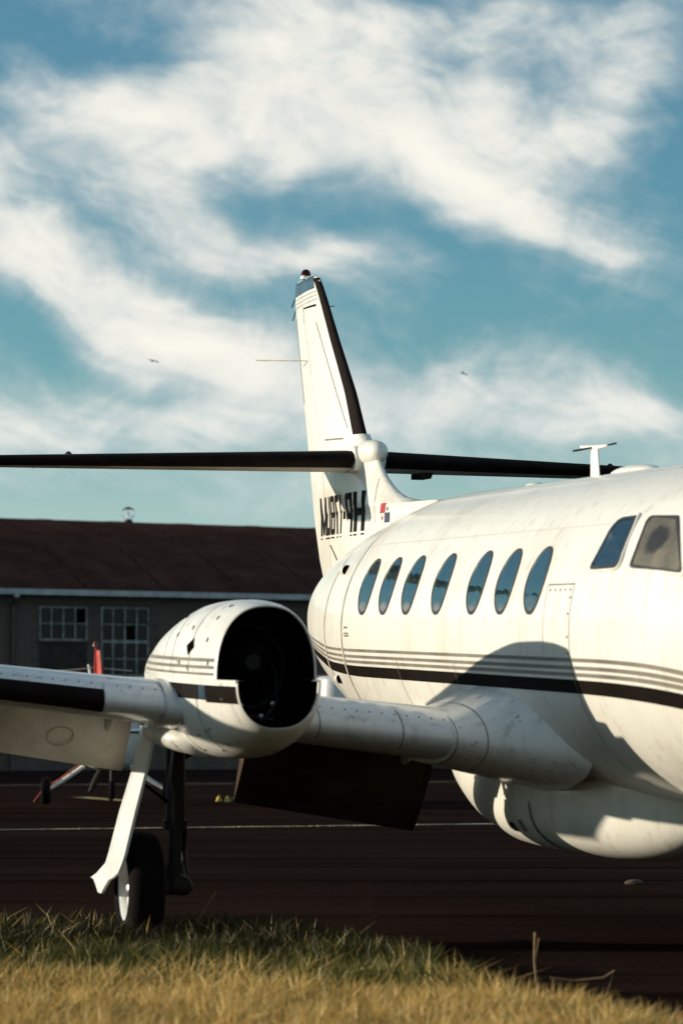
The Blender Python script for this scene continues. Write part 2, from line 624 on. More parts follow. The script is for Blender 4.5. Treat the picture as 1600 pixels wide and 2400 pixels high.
def wall_panels():
    ts = sorted({T0, T1, *[o[0] for o in OPEN], *[o[1] for o in OPEN]})
    P = []
    for a, b_ in zip(ts[:-1], ts[1:]):
        op = [o for o in OPEN if o[0] <= a + 1e-6 and o[1] >= b_ - 1e-6]
        if op:
            P += [box(a, b_, 0, 0.25, 0, op[0][2]), box(a, b_, 0, 0.25, op[0][3], EAVE)]
        else:
            P.append(box(a, b_, 0, 0.25, 0, EAVE))
    return join(*P)


wv, wf = wall_panels()
hw_ = mesh('wall', wv, wf, 'mortar', hang, smooth=False)
v2, f2 = join(box(T0, T1, WID - 0.25, WID, 0, EAVE), box(T0, T0 + 0.25, 0.25, WID - 0.25, 0, EAVE), box(T1 - 0.25, T1, 0.25, WID - 0.25, 0, EAVE))
mesh('wall', v2, f2, 'mortar', hang, smooth=False)


def arch(u):
    q = (u - WID / 2) / (WID / 2)
    return EAVE + 0.12 + RISE * (1 - q * q)


# gable ends under the arch
for tt in (T0, T1 - 0.25):
    us = np.linspace(0, WID, 25)
    V = [(tt, u, EAVE) for u in us] + [(tt, u, arch(u) - 0.05) for u in us] + [(tt + 0.25, u, EAVE) for u in us] + [(tt + 0.25, u, arch(u) - 0.05) for u in us]
    Fc = []
    for i in range(24):
        Fc += [(i, i + 1, 25 + i + 1, 25 + i), (50 + i, 75 + i, 75 + i + 1, 50 + i + 1)]
    mesh('gable', V, Fc, 'mortar', hang, smooth=False)
# concrete blocks of the stretch of wall that shows
bmv, bmf = box(0, 0.388, -0.012, 0.10, 0, 0.188)
blk = bpy.data.meshes.new('block')
blk.from_pydata(bmv, [], bmf)
blk.materials.append(M['block'])
nb = 0
row = 0
z = EAVE - 0.20
while z > 2.55 and nb < 298:
    t_ = -1.6 + (0.2 if row % 2 else 0.0)
    while t_ < 11.0 and nb < 298:
        clear = all(t_ + 0.39 <= o[0] - 0.02 or t_ >= o[1] + 0.02 or z + 0.19 <= o[2] or z >= o[3] for o in OPEN)
        hidden = (5.2 < t_ and z < 4.0)
        if clear and not hidden:
            o = link('block', blk, hang, (t_ + random.uniform(-.003, .003), random.uniform(-0.006, 0.004), z))
            nb += 1
        t_ += 0.4
    row += 1
    z -= 0.2
# roof: overlapping curved sheets and lap seams
t_ = T0 - 0.3
k = 0
us = np.linspace(-0.35, WID + 0.35, 33)
step = 2.62
prof_top = [(u, arch(min(max(u, 0), WID)) - (0.10 if u < 0 or u > WID else 0)) for u in us]
while t_ < T1:
    lift = 0.0
    V = []
    for (u, zz) in prof_top:
        V += [(t_ + 0.012, u, zz + 0.03), (t_ + step - 0.012, u, zz + 0.03), (t_ + 0.012, u, zz - 0.03), (t_ + step - 0.012, u, zz - 0.03)]
    Fc = []
    for i in range(len(us) - 1):
        a = 4 * i
        Fc += [(a, a + 1, a + 5, a + 4), (a + 2, a + 6, a + 7, a + 3), (a, a + 4, a + 6, a + 2), (a + 1, a + 3, a + 7, a + 5)]
    Fc += [(0, 2, 3, 1), (len(V) - 4, len(V) - 3, len(V) - 1, len(V) - 2)]
    mesh('roof_panel', V, Fc, 'roof', hang, angle=60)
    V = []
    for (u, zz) in prof_top:
        V += [(t_ - 0.05, u, zz + 0.034), (t_, u, zz + 0.048), (t_ + 0.05, u, zz + 0.034)]
    Fc = []
    for i in range(len(us) - 1):
        a = 3 * i
        Fc += [(a, a + 1, a + 4, a + 3), (a + 1, a + 2, a + 5, a + 4)]
    mesh('roof_seam', V, Fc, 'roofseam', hang, angle=60)
    t_ += step
# gutter in lengths, with brackets and downpipe
gl_ = 2.75
t_ = T0
first = None
while t_ < T1 - 0.1:
    pts = []
    for x in (t_ + 0.006, t_ + gl_ - 0.006):
        pts.append([(x, -0.30, EAVE + 0.0), (x, -0.47, EAVE + 0.0), (x, -0.50, EAVE + 0.16), (x, -0.485, EAVE + 0.165), (x, -0.455, EAVE + 0.02), (x, -0.31, EAVE + 0.02), (x, -0.31, EAVE + 0.165), (x, -0.30, EAVE + 0.165)])
    v, f = loft(pts)
    g = fixn(mesh('gutter', v, f, 'gutter', hang, smooth=False))
    v, f = box(t_ + 1.3, t_ + 1.34, -0.512, -0.28, EAVE - 0.012, EAVE + 0.01)
    mesh('bracket', v, f, 'gutter', g, smooth=False)
    t_ += gl_
v, f = box(T0, T1, -0.28, 0.0, EAVE + 0.06, EAVE + 0.11)
mesh('soffit', v, f, 'board', hang, smooth=False)
v, f = tube([(0.40, -0.38, EAVE + 0.0), (0.40, -0.38, EAVE - 0.12), (0.40, -0.10, EAVE - 0.3), (0.40, -0.10, 0.05)], 0.065, 10)
dp = mesh('downpipe', v, f, 'pipe', hang)
v, f = lathe([(-0.05, 0.085), (0.07, 0.085)], 'z', 14, (0.40, -0.38, EAVE - 0.03))
mesh('outlet', v, f, 'gutter', dp)
for zz in (4.35, 3.0, 1.6):
    v, f = lathe([(-0.03, 0.085), (0.03, 0.085)], 'z', 14, (0.40, -0.10, zz))
    mesh('pipe_collar', v, f, 'pipe', dp)


def hangar_window(t0, t1, z0, z1, cols, rows, missing, transom=None):
    w = 0.04
    fr = join(box(t0, t0 + w, -0.02, 0.06, z0, z1), box(t1 - w, t1, -0.02, 0.06, z0, z1), box(t0 + w, t1 - w, -0.02, 0.06, z1 - w, z1), box(t0 + w, t1 - w, -0.02, 0.06, z0, z0 + w))
    win = mesh('window', *fr, 'mullion', hang, smooth=False)
    cw, rh = (t1 - t0) / cols, (z1 - z0) / rows
    for i in range(1, cols):
        x = t0 + i * cw
        mesh('glazing_bar', *box(x - 0.022, x + 0.022, -0.012, 0.04, z0 + w, z1 - w), 'mullion', win, smooth=False)
    for j in range(1, rows):
        zc = z0 + j * rh
        hgt = 0.045 if transom == j else 0.013
        for i in range(cols):
            mesh('glazing_bar', *box(t0 + i * cw + 0.024, t0 + (i + 1) * cw - 0.024, -0.010 - (0.01 if transom == j else 0), 0.035, zc - hgt, zc + hgt), 'mullion', win, smooth=False)
    for i in range(cols):
        for j in range(rows):
            a0, a1 = t0 + i * cw + 0.02, t0 + (i + 1) * cw - 0.02
            b0, b1 = z0 + j * rh + 0.012, z0 + (j + 1) * rh - 0.012
            miss = (i, rows - 1 - j) in missing
            y = 0.045 if miss else 0.018
            tilt = random.uniform(-0.006, 0.006)
            V = [(a0, y + tilt, b0), (a1, y - tilt, b0), (a1, y - tilt, b1), (a0, y + tilt, b1)]
            V += [(x, q + 0.006, zz) for x, q, zz in V]
            Fc = [(0, 1, 2, 3), (7, 6, 5, 4), (0, 4, 5, 1), (1, 5, 6, 2), (2, 6, 7, 3), (3, 7, 4, 0)]
            mesh('pane', V, Fc, 'hangar_hole' if miss else 'hangar_pane', win, smooth=False)
    sl = box(t0 - 0.06, t1 + 0.06, -0.07, 0.05, z0 - 0.06, z0 - 0.002)
    mesh('sill', *sl, 'mortar', win, smooth=False)
    return win


hangar_window(1.275, 2.825, 3.96, 4.985, 4, 2, {(3, 0)})
hangar_window(3.285, 4.855, 2.885, 4.995, 4, 4, {(2, 1)}, transom=2)
# boarded lower half of the first window
for i in range(6):
    a = 1.27 + i * 0.26
    mesh('board', *box(a + 0.003, a + 0.257, 0.0 + random.uniform(-.004, .006), 0.03, 2.31, 3.90), 'board', hang, smooth=False)

# glass globe on the hangar roof
gt, gu = 9.12, 12.2
gx = HA + hd * gt + np.array([-hd[1], hd[0]]) * gu
gz = arch(gu) + 0.03
GS = 0.78
gl = thing('roof_globe', 'clear glass globe on a dark base on the hangar roof', 'lamp', (gx[0], gx[1], gz))
gl.scale = (GS, GS, GS)
mesh('base', *lathe([(-0.05, 0.21), (0.10, 0.20), (0.11, 0.15), (0.16, 0.14)], 'z', 20), 'darkmetal', gl)
mesh('globe', *lathe([(0.15, 0.13)] + [(0.42 - 0.30 * math.cos(a), 0.30 * math.sin(a)) for a in np.linspace(0.5, math.pi - 0.02, 14)], 'z', 24), 'clearglass', gl)
mesh('stem', *tube([(0, 0, 0.12), (0, 0, 0.68)], 0.018, 8), 'darkmetal', gl)

# ================================================================== THE TURBOPROP
# local frame: x rearwards, y towards the near wing tip, z up; origin on the fuselage axis
# at the foremost cabin window
rv = Vector((-0.2447, 0.9689, 0.0352)).normalized()
bv = Vector((-rv.y, rv.x, 0)).normalized()
cv = rv.cross(bv).normalized()
ORG = Vector((2.047, 17.637, 1.918))
ship = thing('turboprop_airplane', 'white twin turboprop airplane with black stripe, oval windows and open engine nacelle', 'airplane')
ship.matrix_world = Matrix(((rv.x, bv.x, cv.x, ORG.x), (rv.y, bv.y, cv.y, ORG.y), (rv.z, bv.z, cv.z, ORG.z), (0, 0, 0, 1)))
# the Empty's origin stays on the fuselage axis; wheels reach the ground at z = 0

ST = [(-4.80, .03, -.30, -.36), (-4.70, .17, -.18, -.48), (-4.4, .36, -.02, -.64), (-3.9, .56, .20, -.79), (-3.3, .76, .42, -.90), (-2.9, .86, .68, -.95), (-2.4, .945, .90, -.98),
      (-1.8, .985, .98, -.99), (-1.2, .99, .99, -.99), (0, .99, .99, -.99), (2, .99, .99, -.99), (4.0, .99, .99, -.99), (5.0, .94, .91, -.92), (5.8, .85, .81, -.77), (6.6, .72, .69, -.59), (7.4, .53, .57, -.36), (8.2, .31, .47, -.10), (8.9, .06, .40, .25)]
FHW, FT, FB = (pchip([q[0] for q in ST], [q[i] for q in ST]) for i in (1, 2, 3))


def fus(s, th, off=0.0):
    hw, t_, b_ = FHW(s), FT(s), FB(s)
    return (s, (hw + off) * math.cos(th), (t_ + b_) / 2 + ((t_ - b_) / 2 + off) * math.sin(th))


def fus_c(s, c, off=0.0, side=1):
    """near-side point of the hull at nominal height c (of a full size section)"""
    th = math.asin(max(-1, min(1, c / 0.99)))
    p = fus(s, th, off)
    return (p[0], p[1] * side, p[2])


stn = sorted(set([q[0] for q in ST] + list(np.linspace(-4.8, 8.9, 90))))
secs = [[fus(s, 2 * math.pi * j / 96) for j in range(96)] for s in stn]
v, f = loft(secs)
hull = fixn(mesh('fuselage', v, f, 'white', ship, angle=60))


def hull_strip(name, mat, s0, s1, c0, c1, off, parent, side=1, n_=90, m_=3):
    V = []
    for i in range(n_ + 1):
        s = s0 + (s1 - s0) * i / n_
        a0, a1 = (c0(s) if callable(c0) else c0), (c1(s) if callable(c1) else c1)
        for j in range(m_ + 1):
            V.append(fus_c(s, a0 + (a1 - a0) * j / m_, off, side))
    w = m_ + 1
    Fc = []
    for i in range(n_):
        for j in range(m_):
            q = (i * w + j, (i + 1) * w + j, (i + 1) * w + j + 1, i * w + j + 1)
            Fc.append(q[::-1] if side > 0 else q)
    return fixn_out(mesh(name, V, Fc, mat, parent, angle=80))


def fixn_out(o):
    """open patches: make normals point away from the ship's axis"""
    me = o.data
    acc = 0.0
    for p in me.polygons[:40]:
        c = p.center
        acc += p.normal.y * c.y + p.normal.z * c.z
    if acc < 0:
        me.flip_normals()
    return o


dip = pchip([-5, -2.4, -1.0, 9], [-0.10, -0.012, 0.0, 0.0])
wide = pchip([-5, -2.4, -0.5, 9], [0.03, 0.012, 0.0, 0.0])
for sd in (1, -1):
    for (a, b_) in ((-0.168, -0.147), (-0.212, -0.191), (-0.250, -0.229)):
        hull_strip('pinstripe', 'greyline', -4.3, 8.3, lambda s, a=a: a + dip(s) - wide(s) * 0.5, lambda s, b_=b_: b_ + dip(s), 0.003, hull, sd)
    hull_strip('black_stripe', 'black', -4.3, 8.0, lambda s: -0.345 + dip(s) - wide(s) * 1.5, lambda s: -0.268 + dip(s) - wide(s) * 0.6, 0.003, hull, sd)

# hull joints: two pale bands near the tail, fine seams elsewhere


def ring_strip(name, mat, s, w, th0, th1, off, parent, slope=0.0, n_=40):
    V = []
    for i in range(n_ + 1):
        th = th0 + (th1 - th0) * i / n_
        V += [fus(s + slope * (th - th0), th, off), fus(s + w + slope * (th - th0), th, off)]
    return fixn_out(mesh(name, V, [(2 * i, 2 * i + 1, 2 * i + 3, 2 * i + 2) for i in range(n_)], mat, parent, angle=80))


ring_strip('frame_band', 'palestrip', 4.50, 0.035, R(-78), R(62), 0.0055, hull, 0.0)
ring_strip('frame_band', 'palestrip', 5.25, 0.035, R(-70), R(40), 0.0055, hull, 0.0)
for s in (-0.74, 1.62, 3.0):
    ring_strip('panel_seam', 'seam', s, 0.008, R(-86), R(-12 if s > 0 else 15), 0.004, hull)
ring_strip('panel_seam', 'seam', -0.27, 0.006, R(-8), R(15.4), 0.004, hull)
hull_strip('panel_seam', 'seam', -0.74, -0.27, 0.262, 0.270, 0.004, hull, 1, 8, 1)
for c_ in (0.60, 0.93):
    hull_strip('panel_seam', 'paleline', -1.2, 4.4, c_, c_ + 0.003, 0.002, hull, 1, 40, 1)
# rivet heads round the door panel and on the hull
riv = bpy.data.meshes.new('rivet')
rv_, rf_ = lathe([(-0.001, 0.0075), (0.003, 0.006), (0.004, 0.001)], 'y', 8)
riv.from_pydata(rv_, [], rf_)
riv.materials.append(M['seam'])


def rivet(pos, parent, s=1.0, normal=None):
    o = link('rivet', riv, parent, pos)
    o.scale = (s, s, s)
    if normal is not None:
        o.rotation_euler = Vector(normal).to_track_quat('Y', 'Z').to_euler()
    return o


for i in range(5):
    s = -0.68 + i * 0.09
    rivet(fus_c(s, 0.235), hull, 1.2, (0, 0.97, 0.24))
for c_ in (0.1, -0.03, 0.19, -0.12):
    rivet(fus_c(-0.70, c_), hull, 1.2, (0, 0.98, 0.1))
# stencil lettering beside the rear frame band: two short blocks of tiny bars
for k_, (c0, c1, w) in enumerate(((-0.000, 0.014, 0.12), (-0.042, -0.030, 0.15), (-0.060, -0.048, 0.17))):
    for q in range(5):
        s = 4.42 - q * w / 5
        hull_strip('stencil_mark', 'greyline', s - w / 5 * 0.75, s, c0, c1, 0.003, hull, 1, 2, 1)

# ---- cabin windows
WINS = [3.879, 3.309, 2.714, 1.982, 1.182, 0.583, 0.0]


def cabin_window(s0, side):
    ph0, a, h = R(17.7), 0.172, 0.212
    N = 40

    def pt(t_, k, off):
        p = fus(s0 + a * k[0] * math.cos(t_), ph0 + h * k[1] / 0.99 * math.sin(t_), off)
        return (p[0], p[1] * side, p[2])
    rings = [((1.0, 1.0), 0.0005), ((1.0, 1.0), 0.006), ((0.955, 0.945), 0.0075), ((0.925, 0.875), 0.001)]  # dark seal, widened at top and bottom to stand for recess shade
    secs_ = [[pt(2 * math.pi * j / N, k, off) for j in range(N)] for k, off in rings]
    v, f = loft(secs_, True, False, False)
    win = fixn_out(mesh('cabin_window', v, f, 'gasket', ship, angle=50))
    V, Fc = [pt(0, (0, 0), 0.003)], []
    radii = (0.3, 0.6, 0.93)
    for q in radii:
        V += [pt(2 * math.pi * j / N, (q, q * 0.955), 0.003) for j in range(N)]
    for j in range(N):
        k = (j + 1) % N
        Fc.append((0, 1 + j, 1 + k))
        for q in range(2):
            Fc.append((1 + q * N + j, 1 + (q + 1) * N + j, 1 + (q + 1) * N + k, 1 + q * N + k))
    fixn_out(mesh('pane', V, Fc, 'pane', win, angle=80))


for s0 in WINS:
    cabin_window(s0, 1)
    cabin_window(s0, -1)

# ---- cockpit side windows (corner lists in station and angle)


def rounded(poly, r_, n_=5):
    out = []
    m_ = len(poly)
    for i in range(m_):
        p0, p1, p2 = (np.array(poly[(i - 1) % m_]), np.array(poly[i]), np.array(poly[(i + 1) % m_]))
        rr = r_[i] if hasattr(r_, '__len__') else r_
        a = p1 + (p0 - p1) / np.linalg.norm(p0 - p1) * rr
        b_ = p1 + (p2 - p1) / np.linalg.norm(p2 - p1) * rr
        for t_ in np.linspace(0, 1, n_):
            out.append(tuple((1 - t_) ** 2 * a + 2 * t_ * (1 - t_) * p1 + t_ * t_ * b_))
    return out


def cockpit_window(poly, rr, side, framew, mat, name='cockpit_window'):
    pl = rounded(poly, rr)
    c0 = np.mean(np.array(pl), axis=0)

    def pt(q, off):
        p = fus(q[0], q[1] / 0.99, off)
        return (p[0], p[1] * side, p[2])

    def grow(d):
        o_ = []
        for q in pl:
            w_ = np.array(q) - c0
            o_.append(tuple(c0 + w_ * (1 + d / np.linalg.norm(w_))))
        return o_
    rings = [(grow(framew), 0.001), (grow(framew * 0.85), 0.014), (grow(0.012), 0.014), (grow(0.0), 0.004)]
    v, f = loft([[pt(q, off) for q in ring] for ring, off in rings], True, False, False)
    win = fixn_out(mesh(name, v, f, 'white', ship, angle=45))
    v, f = loft([[pt(q, off) for q in ring] for ring, off in [(grow(0.004), 0.0145), (grow(-0.022), 0.0135)]], True, False, False)
    fixn_out(mesh('gasket', v, f, 'gasket', win, angle=45))
    V = [pt(c0, 0.010)]
    n_ = len(pl)
    for q in (0.25, 0.5, 0.75, 1.0):
        V += [pt(c0 + (np.array(p) - c0) * q, 0.010) for p in pl]
    Fc = [(0, 1 + j, 1 + (j + 1) % n_) for j in range(n_)]
    for k in range(3):
        Fc += [(1 + k * n_ + j, 1 + (k + 1) * n_ + j, 1 + (k + 1) * n_ + (j + 1) % n_, 1 + k * n_ + (j + 1) % n_) for j in range(n_)]
    fixn_out(mesh('pane', V, Fc, mat, win, angle=80))
    return win, pt, c0


A_ = lambda c_: 0.99 * math.asin(c_ / 0.99)
for side in (1, -1):
    cockpit_window([(-0.94, A_(0.344)), (-1.41, A_(0.350)), (-1.245, A_(0.628)), (-0.955, A_(0.622))], [0.03, 0.09, 0.03, 0.08], side, 0.03, 'cockpit_blue')
    win, pt, c0 = cockpit_window([(-1.585, A_(0.347)), (-2.30, A_(0.345)), (-1.90, A_(0.617)), (-1.455, A_(0.622))], [0.03, 0.07, 0.03, 0.05], side, 0.05, 'crazed')
# windscreen panes across the nose
for side in (1, -1):
    cockpit_window([(-2.62, A_(0.46)), (-3.12, A_(0.36)), (-2.95, A_(0.80)), (-2.45, A_(0.86))], 0.05, side, 0.04, 'cockpit_blue', 'windscreen')


# ---- airfoils
def foil(t_, n_=22, x0=0.0, x1=1.0, camber=0.0):
    """closed loop, upper from rear to nose then lower to rear; unit chord"""
    out = []
    for side in (1, -1):
        bs = np.linspace(0, 1, n_)
        xs_ = x0 + (x1 - x0) * (1 - np.cos(bs * math.pi / 1)) / 2 if x0 > 0 else x1 * (1 - np.cos(bs * math.pi / 2))
        if side == 1:
            xs_ = xs_[::-1]
        for i, x in enumerate(xs_):
            if side == -1 and i == 0 and x0 == 0:
                continue
            y = 5 * t_ * (0.2969 * math.sqrt(max(x, 0)) - 0.1260 * x - 0.3516 * x * x + 0.2843 * x ** 3 - 0.1036 * x ** 4)
            cm = camber * 4 * x * (1 - x)
            out.append((x, cm + side * y))
    return out


# ---- wings
def LEs(b_):
    return 0.39 + 0.06 * (b_ - 1.2)


def CH(b_):
    return 2.2 - (abs(b_) - 1.2) * (1.4 / 6.7)


def CC(b_):
    return -0.645 + 0.110 * (b_ - 1.3)


def TH(b_):
    return float(np.interp(b_, [0.8, 1.2, 3.4, 7.9], [0.335, 0.33, 0.258, 0.10]))


def wing_sec(b_, side, x1=1.0, n_=22):
    return [(LEs(b_) + CH(b_) * x, b_ * side, CC(b_) + y * CH(b_) - 0.02 * x * CH(b_)) for x, y in foil(TH(b_) / CH(b_) * (1.0), n_, 0, x1, 0.015)]


def leading_patch(b0, b1, xu, xl, off, side, n_=20):
    V = []
    nb_ = 24
    for i in range(n_ + 1):
        b_ = b0 + (b1 - b0) * i / n_
        t_ = TH(b_) / CH(b_)
        row_ = []
        for j in range(nb_ + 1):
            u = -1 + 2 * j / nb_
            x = (xu if u < 0 else xl) * u * u
            y = 5 * t_ * (0.2969 * math.sqrt(x) - 0.1260 * x - 0.3516 * x * x + 0.2843 * x ** 3) * (1 if u < 0 else -1)
            y += 0.015 * 4 * x * (1 - x) - 0.02 * x
            row_.append((LEs(b_) + CH(b_) * x - off * (1 - abs(u) * 0.6), b_ * side, CC(b_) + CH(b_) * y + off * (0.9 if u < 0 else -0.9) * abs(u) ** 0.3))
        V += row_
    w = nb_ + 1
    Fc = [(i * w + j, (i + 1) * w + j, (i + 1) * w + j + 1, i * w + j + 1) for i in range(n_) for j in range(nb_)]
    return V, Fc


def flip_if_needed(o, toward):
    acc = sum(p.normal.dot(Vector(toward)) for p in o.data.polygons)
    if acc < 0:
        o.data.flip_normals()
    return o


def flap(name, b0, b1, x0, chord_frac, ang, side, parent, mat='under', drop=0.03):
    secs_ = []
    for b_ in (b0, (b0 + b1) / 2, b1):
        ch = CH(b_) * chord_frac
        hx = LEs(b_) + CH(b_) * x0
        hz = CC(b_) - 0.02 * x0 * CH(b_) - drop
        ca, sa = math.cos(R(ang)), math.sin(R(ang))
        secs_.append([(hx + ch * (x * ca + y * sa), b_ * side, hz + ch * (-x * sa + y * ca)) for x, y in foil(0.15, 12)])
    v, f = loft(secs_)
    return fixn(mesh(name, v, f, mat, parent, angle=35))


for side in (1, -1):
    secs_ = []
    for b_ in (0.6, 0.9, 1.2, 1.8, 2.4, 3.0, 3.6, 4.3, 5.0, 5.35):
        secs_.append(wing_sec(b_, side, 0.74))
    v, f = loft(secs_)
    wing = fixn(mesh('wing', v, f, 'wing', ship, angle=35))
    secs_ = [wing_sec(b_, side, 1.0) for b_ in (5.352, 6.0, 6.8, 7.4, 7.75)]
    tip = wing_sec(7.92, side, 1.0)
    cx = np.mean(np.array(tip), axis=0)
    secs_.append([tuple(cx + (np.array(p) - cx) * np.array([0.75, 1, 0.4])) for p in tip])
    v, f = loft(secs_)
    fixn(mesh('outer_panel', v, f, 'wing', wing, angle=35))
    v, f = leading_patch(3.39, 7.6, 0.018, 0.045, 0.008, side)
    flip_if_needed(mesh('deicing_boot', v, f, 'boot', wing, angle=80), (-1, 0, 0))
    v, f = leading_patch(3.345, 3.385, 0.05, 0.05, 0.006, side, 3)
    flip_if_needed(mesh('boot_edge', v, f, 'wing', wing, angle=80), (-1, 0, 0))
    for b_ in (1.62, 2.12):
        v, f = leading_patch(b_, b_ + 0.007, 0.10, 0.06, 0.003, side, 1)
        flip_if_needed(mesh('panel_seam', v, f, 'seam', wing, angle=80), (-1, 0, 0))
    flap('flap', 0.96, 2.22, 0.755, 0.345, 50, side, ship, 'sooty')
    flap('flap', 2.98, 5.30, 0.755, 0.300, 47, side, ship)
    # hinge fairing of the flap
    for b_ in (1.15, 3.12, 4.6):
        x0 = LEs(b_) + CH(b_) * 0.66
        v, f = loft([[(x0 + q * 0.55, (b_ + 0.035 * math.cos(a) * (1 - abs(2 * q - 1) ** 3)) * side, CC(b_) - 0.10 - 0.14 * q + 0.05 * math.sin(a) * (1.02 - abs(2 * q - 1) ** 3)) for a in np.linspace(0, 2 * math.pi, 12, endpoint=False)] for q in np.linspace(0, 1, 7)])
        fixn(mesh('flap_hinge', v, f, 'under', wing))
    # seam of screws along the upper skin, close behind the leading edge
    for i in range(46):
        b_ = 1.35 + i * 0.075
        if 2.2 < b_ < 3.0:
            continue
        x = 0.055
        t_ = TH(b_) / CH(b_)
        y = 5 * t_ * (0.2969 * math.sqrt(x) - 0.126 * x - 0.3516 * x * x) + 0.015 * 4 * x - 0.02 * x
        if side == 1:
            rivet((LEs(b_) + CH(b_) * x, b_, CC(b_) + CH(b_) * y + 0.002), wing, 0.8, (-0.6, 0, 0.8))
# round access cover under the near flap
fb = 3.42
a50 = R(47)
hx = LEs(fb) + CH(fb) * 0.755
hz = CC(fb) - 0.02 * 0.755 * CH(fb) - 0.03
ch = CH(fb) * 0.30
cen = Vector((hx + ch * (0.5 * math.cos(a50) - 0.070 * math.sin(a50)), fb, hz + ch * (-0.5 * math.sin(a50) - 0.070 * math.cos(a50))))
ux, nz_ = Vector((math.cos(a50), 0, -math.sin(a50))), Vector((-math.sin(a50), 0, -math.cos(a50)))
V, Fc = [], []
N = 28
for j in range(N):
    a = 2 * math.pi * j / N
    d = ux * math.cos(a) + Vector((0, 1, 0)) * math.sin(a)
    V += [cen + d * 0.085 + nz_ * 0.004, cen + d * 0.080 + nz_ * 0.004]
Fc = [(2 * j, 2 * j + 1, 2 * ((j + 1) % N) + 1, 2 * ((j + 1) % N)) for j in range(N)]
mesh('access_ring', V, Fc, 'seam', ship, smooth=False)

# ---- wing root fairing: flares from the wing nose into the belly


def fair_sec(q, grow=0.0):
    b_ = 1.32 - 0.70 * q
    k = q ** 1.5
    l = LEs(1.2) - 0.012 - 0.47 * k
    ch = 2.35 + 1.2 * k
    mid = CC(b_)
    up = (-0.478 + 0.42 * q ** 2.0) - mid
    dn = mid - (-0.815 - 0.16 * q)
    out = []
    for x, y in foil(0.30, 22):
        yy = y / 0.15
        out.append((l - grow * (1 - x) ** 8 + ch * x, b_, mid + yy * ((up if y > 0 else dn) + grow)))
    return out


for side in (1, -1):
    secs_ = []
    for q in np.linspace(0, 1, 14):
        secs_.append([(p[0], p[1] * side, p[2]) for p in fair_sec(q)])
    v, f = loft(secs_)
    fr = fixn(mesh('wing_root_fairing', v, f, 'white_worn', ship, angle=50))
    if side == 1:
        # joint lines on the fairing
        for q in (0.02, 0.26):
            A1, A2 = fair_sec(q, 0.004), fair_sec(q + 0.008, 0.004)
            keep = [i for i, p in enumerate(A1) if p[0] < 1.5 and not (p[0] > 0.8 and p[2] < CC(1.2) - 0.05)]
            V = []
            for i in keep:
                V += [A1[i], A2[i]]
            mesh('panel_seam', V, [(2 * i, 2 * i + 1, 2 * i + 3, 2 * i + 2) for i in range(len(keep) - 1)], 'seam', fr)

# ---- belly fairing under the wing and the baggage pod
secs_ = []
for s, hw, top, bot in [(0.0, .30, -.80, -.93), (0.5, .62, -.6, -1.00), (1.2, .78, -.5, -1.03), (2.2, .80, -.5, -1.03), (3.0, .66, -.55, -1.01), (3.8, .35, -.7, -.98)]:
    secs_.append([(s, hw * math.cos(a), (top + bot) / 2 + (top - bot) / 2 * math.sin(a)) for a in np.linspace(0, 2 * math.pi, 40, endpoint=False)])
v, f = loft(secs_)
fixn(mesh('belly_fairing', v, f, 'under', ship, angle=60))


def pod_pt(s, a, grow=0.0):
    hw, bot, top = PHW(s), PB(s), -0.62
    n_ = 2.6
    ca, sa = math.cos(a), math.sin(a)
    x = math.copysign(abs(ca) ** (2 / n_), ca)
    y = math.copysign(abs(sa) ** (2 / n_), sa)
    return (s, (hw + grow) * x, (top + bot) / 2 + ((top - bot) / 2 + grow) * y)


POD = [(-0.45, .03, -1.04), (-0.40, .10, -1.12), (-0.2, .23, -1.24), (0.0, .335, -1.31), (0.3, .455, -1.365), (0.6, .555, -1.39), (0.95, .64, -1.40), (1.3, .675, -1.405), (1.7, .68, -1.40), (2.3, .64, -1.36), (3.0, .56, -1.20), (3.6, .42, -1.02), (4.1, .22, -.93)]
PHW, PB = pchip([q[0] for q in POD], [q[1] for q in POD]), pchip([q[0] for q in POD], [q[2] for q in POD])
secs_ = [[pod_pt(s, 2 * math.pi * j / 64) for j in range(64)] for s in np.linspace(-0.45, 4.1, 60)]
v, f = loft(secs_)
pod = fixn(mesh('belly_pod', v, f, 'white', ship, angle=60))


def pod_patch(name, mat, s0, s1, a0, a1, grow, parent, ns=8, na=10):
    V = [pod_pt(s0 + (s1 - s0) * i / ns, a0 + (a1 - a0) * j / na, grow) for i in range(ns + 1) for j in range(na + 1)]
    w = na + 1
    Fc = [(i * w + j, (i + 1) * w + j, (i + 1) * w + j + 1, i * w + j + 1) for i in range(ns) for j in range(na)]
    o = mesh(name, V, Fc, mat, parent, angle=80)
    acc = sum(p.normal.y * p.center.y + p.normal.z * (p.center.z + 0.9) for p in o.data.polygons)
    if acc < 0:
        o.data.flip_normals()
    return o


hatch = pod_patch('hatch', 'white', 1.02, 1.78, R(-52), R(-4), 0.012, pod)
pod_patch('hatch_edge', 'seam', 1.010, 1.02, R(-53), R(-3), 0.010, pod, 1)
pod_patch('hatch_edge', 'seam', 1.78, 1.79, R(-53), R(-3), 0.010, pod, 1)
pod_patch('hatch_handle', 'darkmetal', 1.34, 1.44, R(-32), R(-22), 0.016, hatch, 3, 4)
pod_patch('hatch_placard', 'greyline', 1.16, 1.23, R(-30), R(-18), 0.015, hatch, 2, 3)
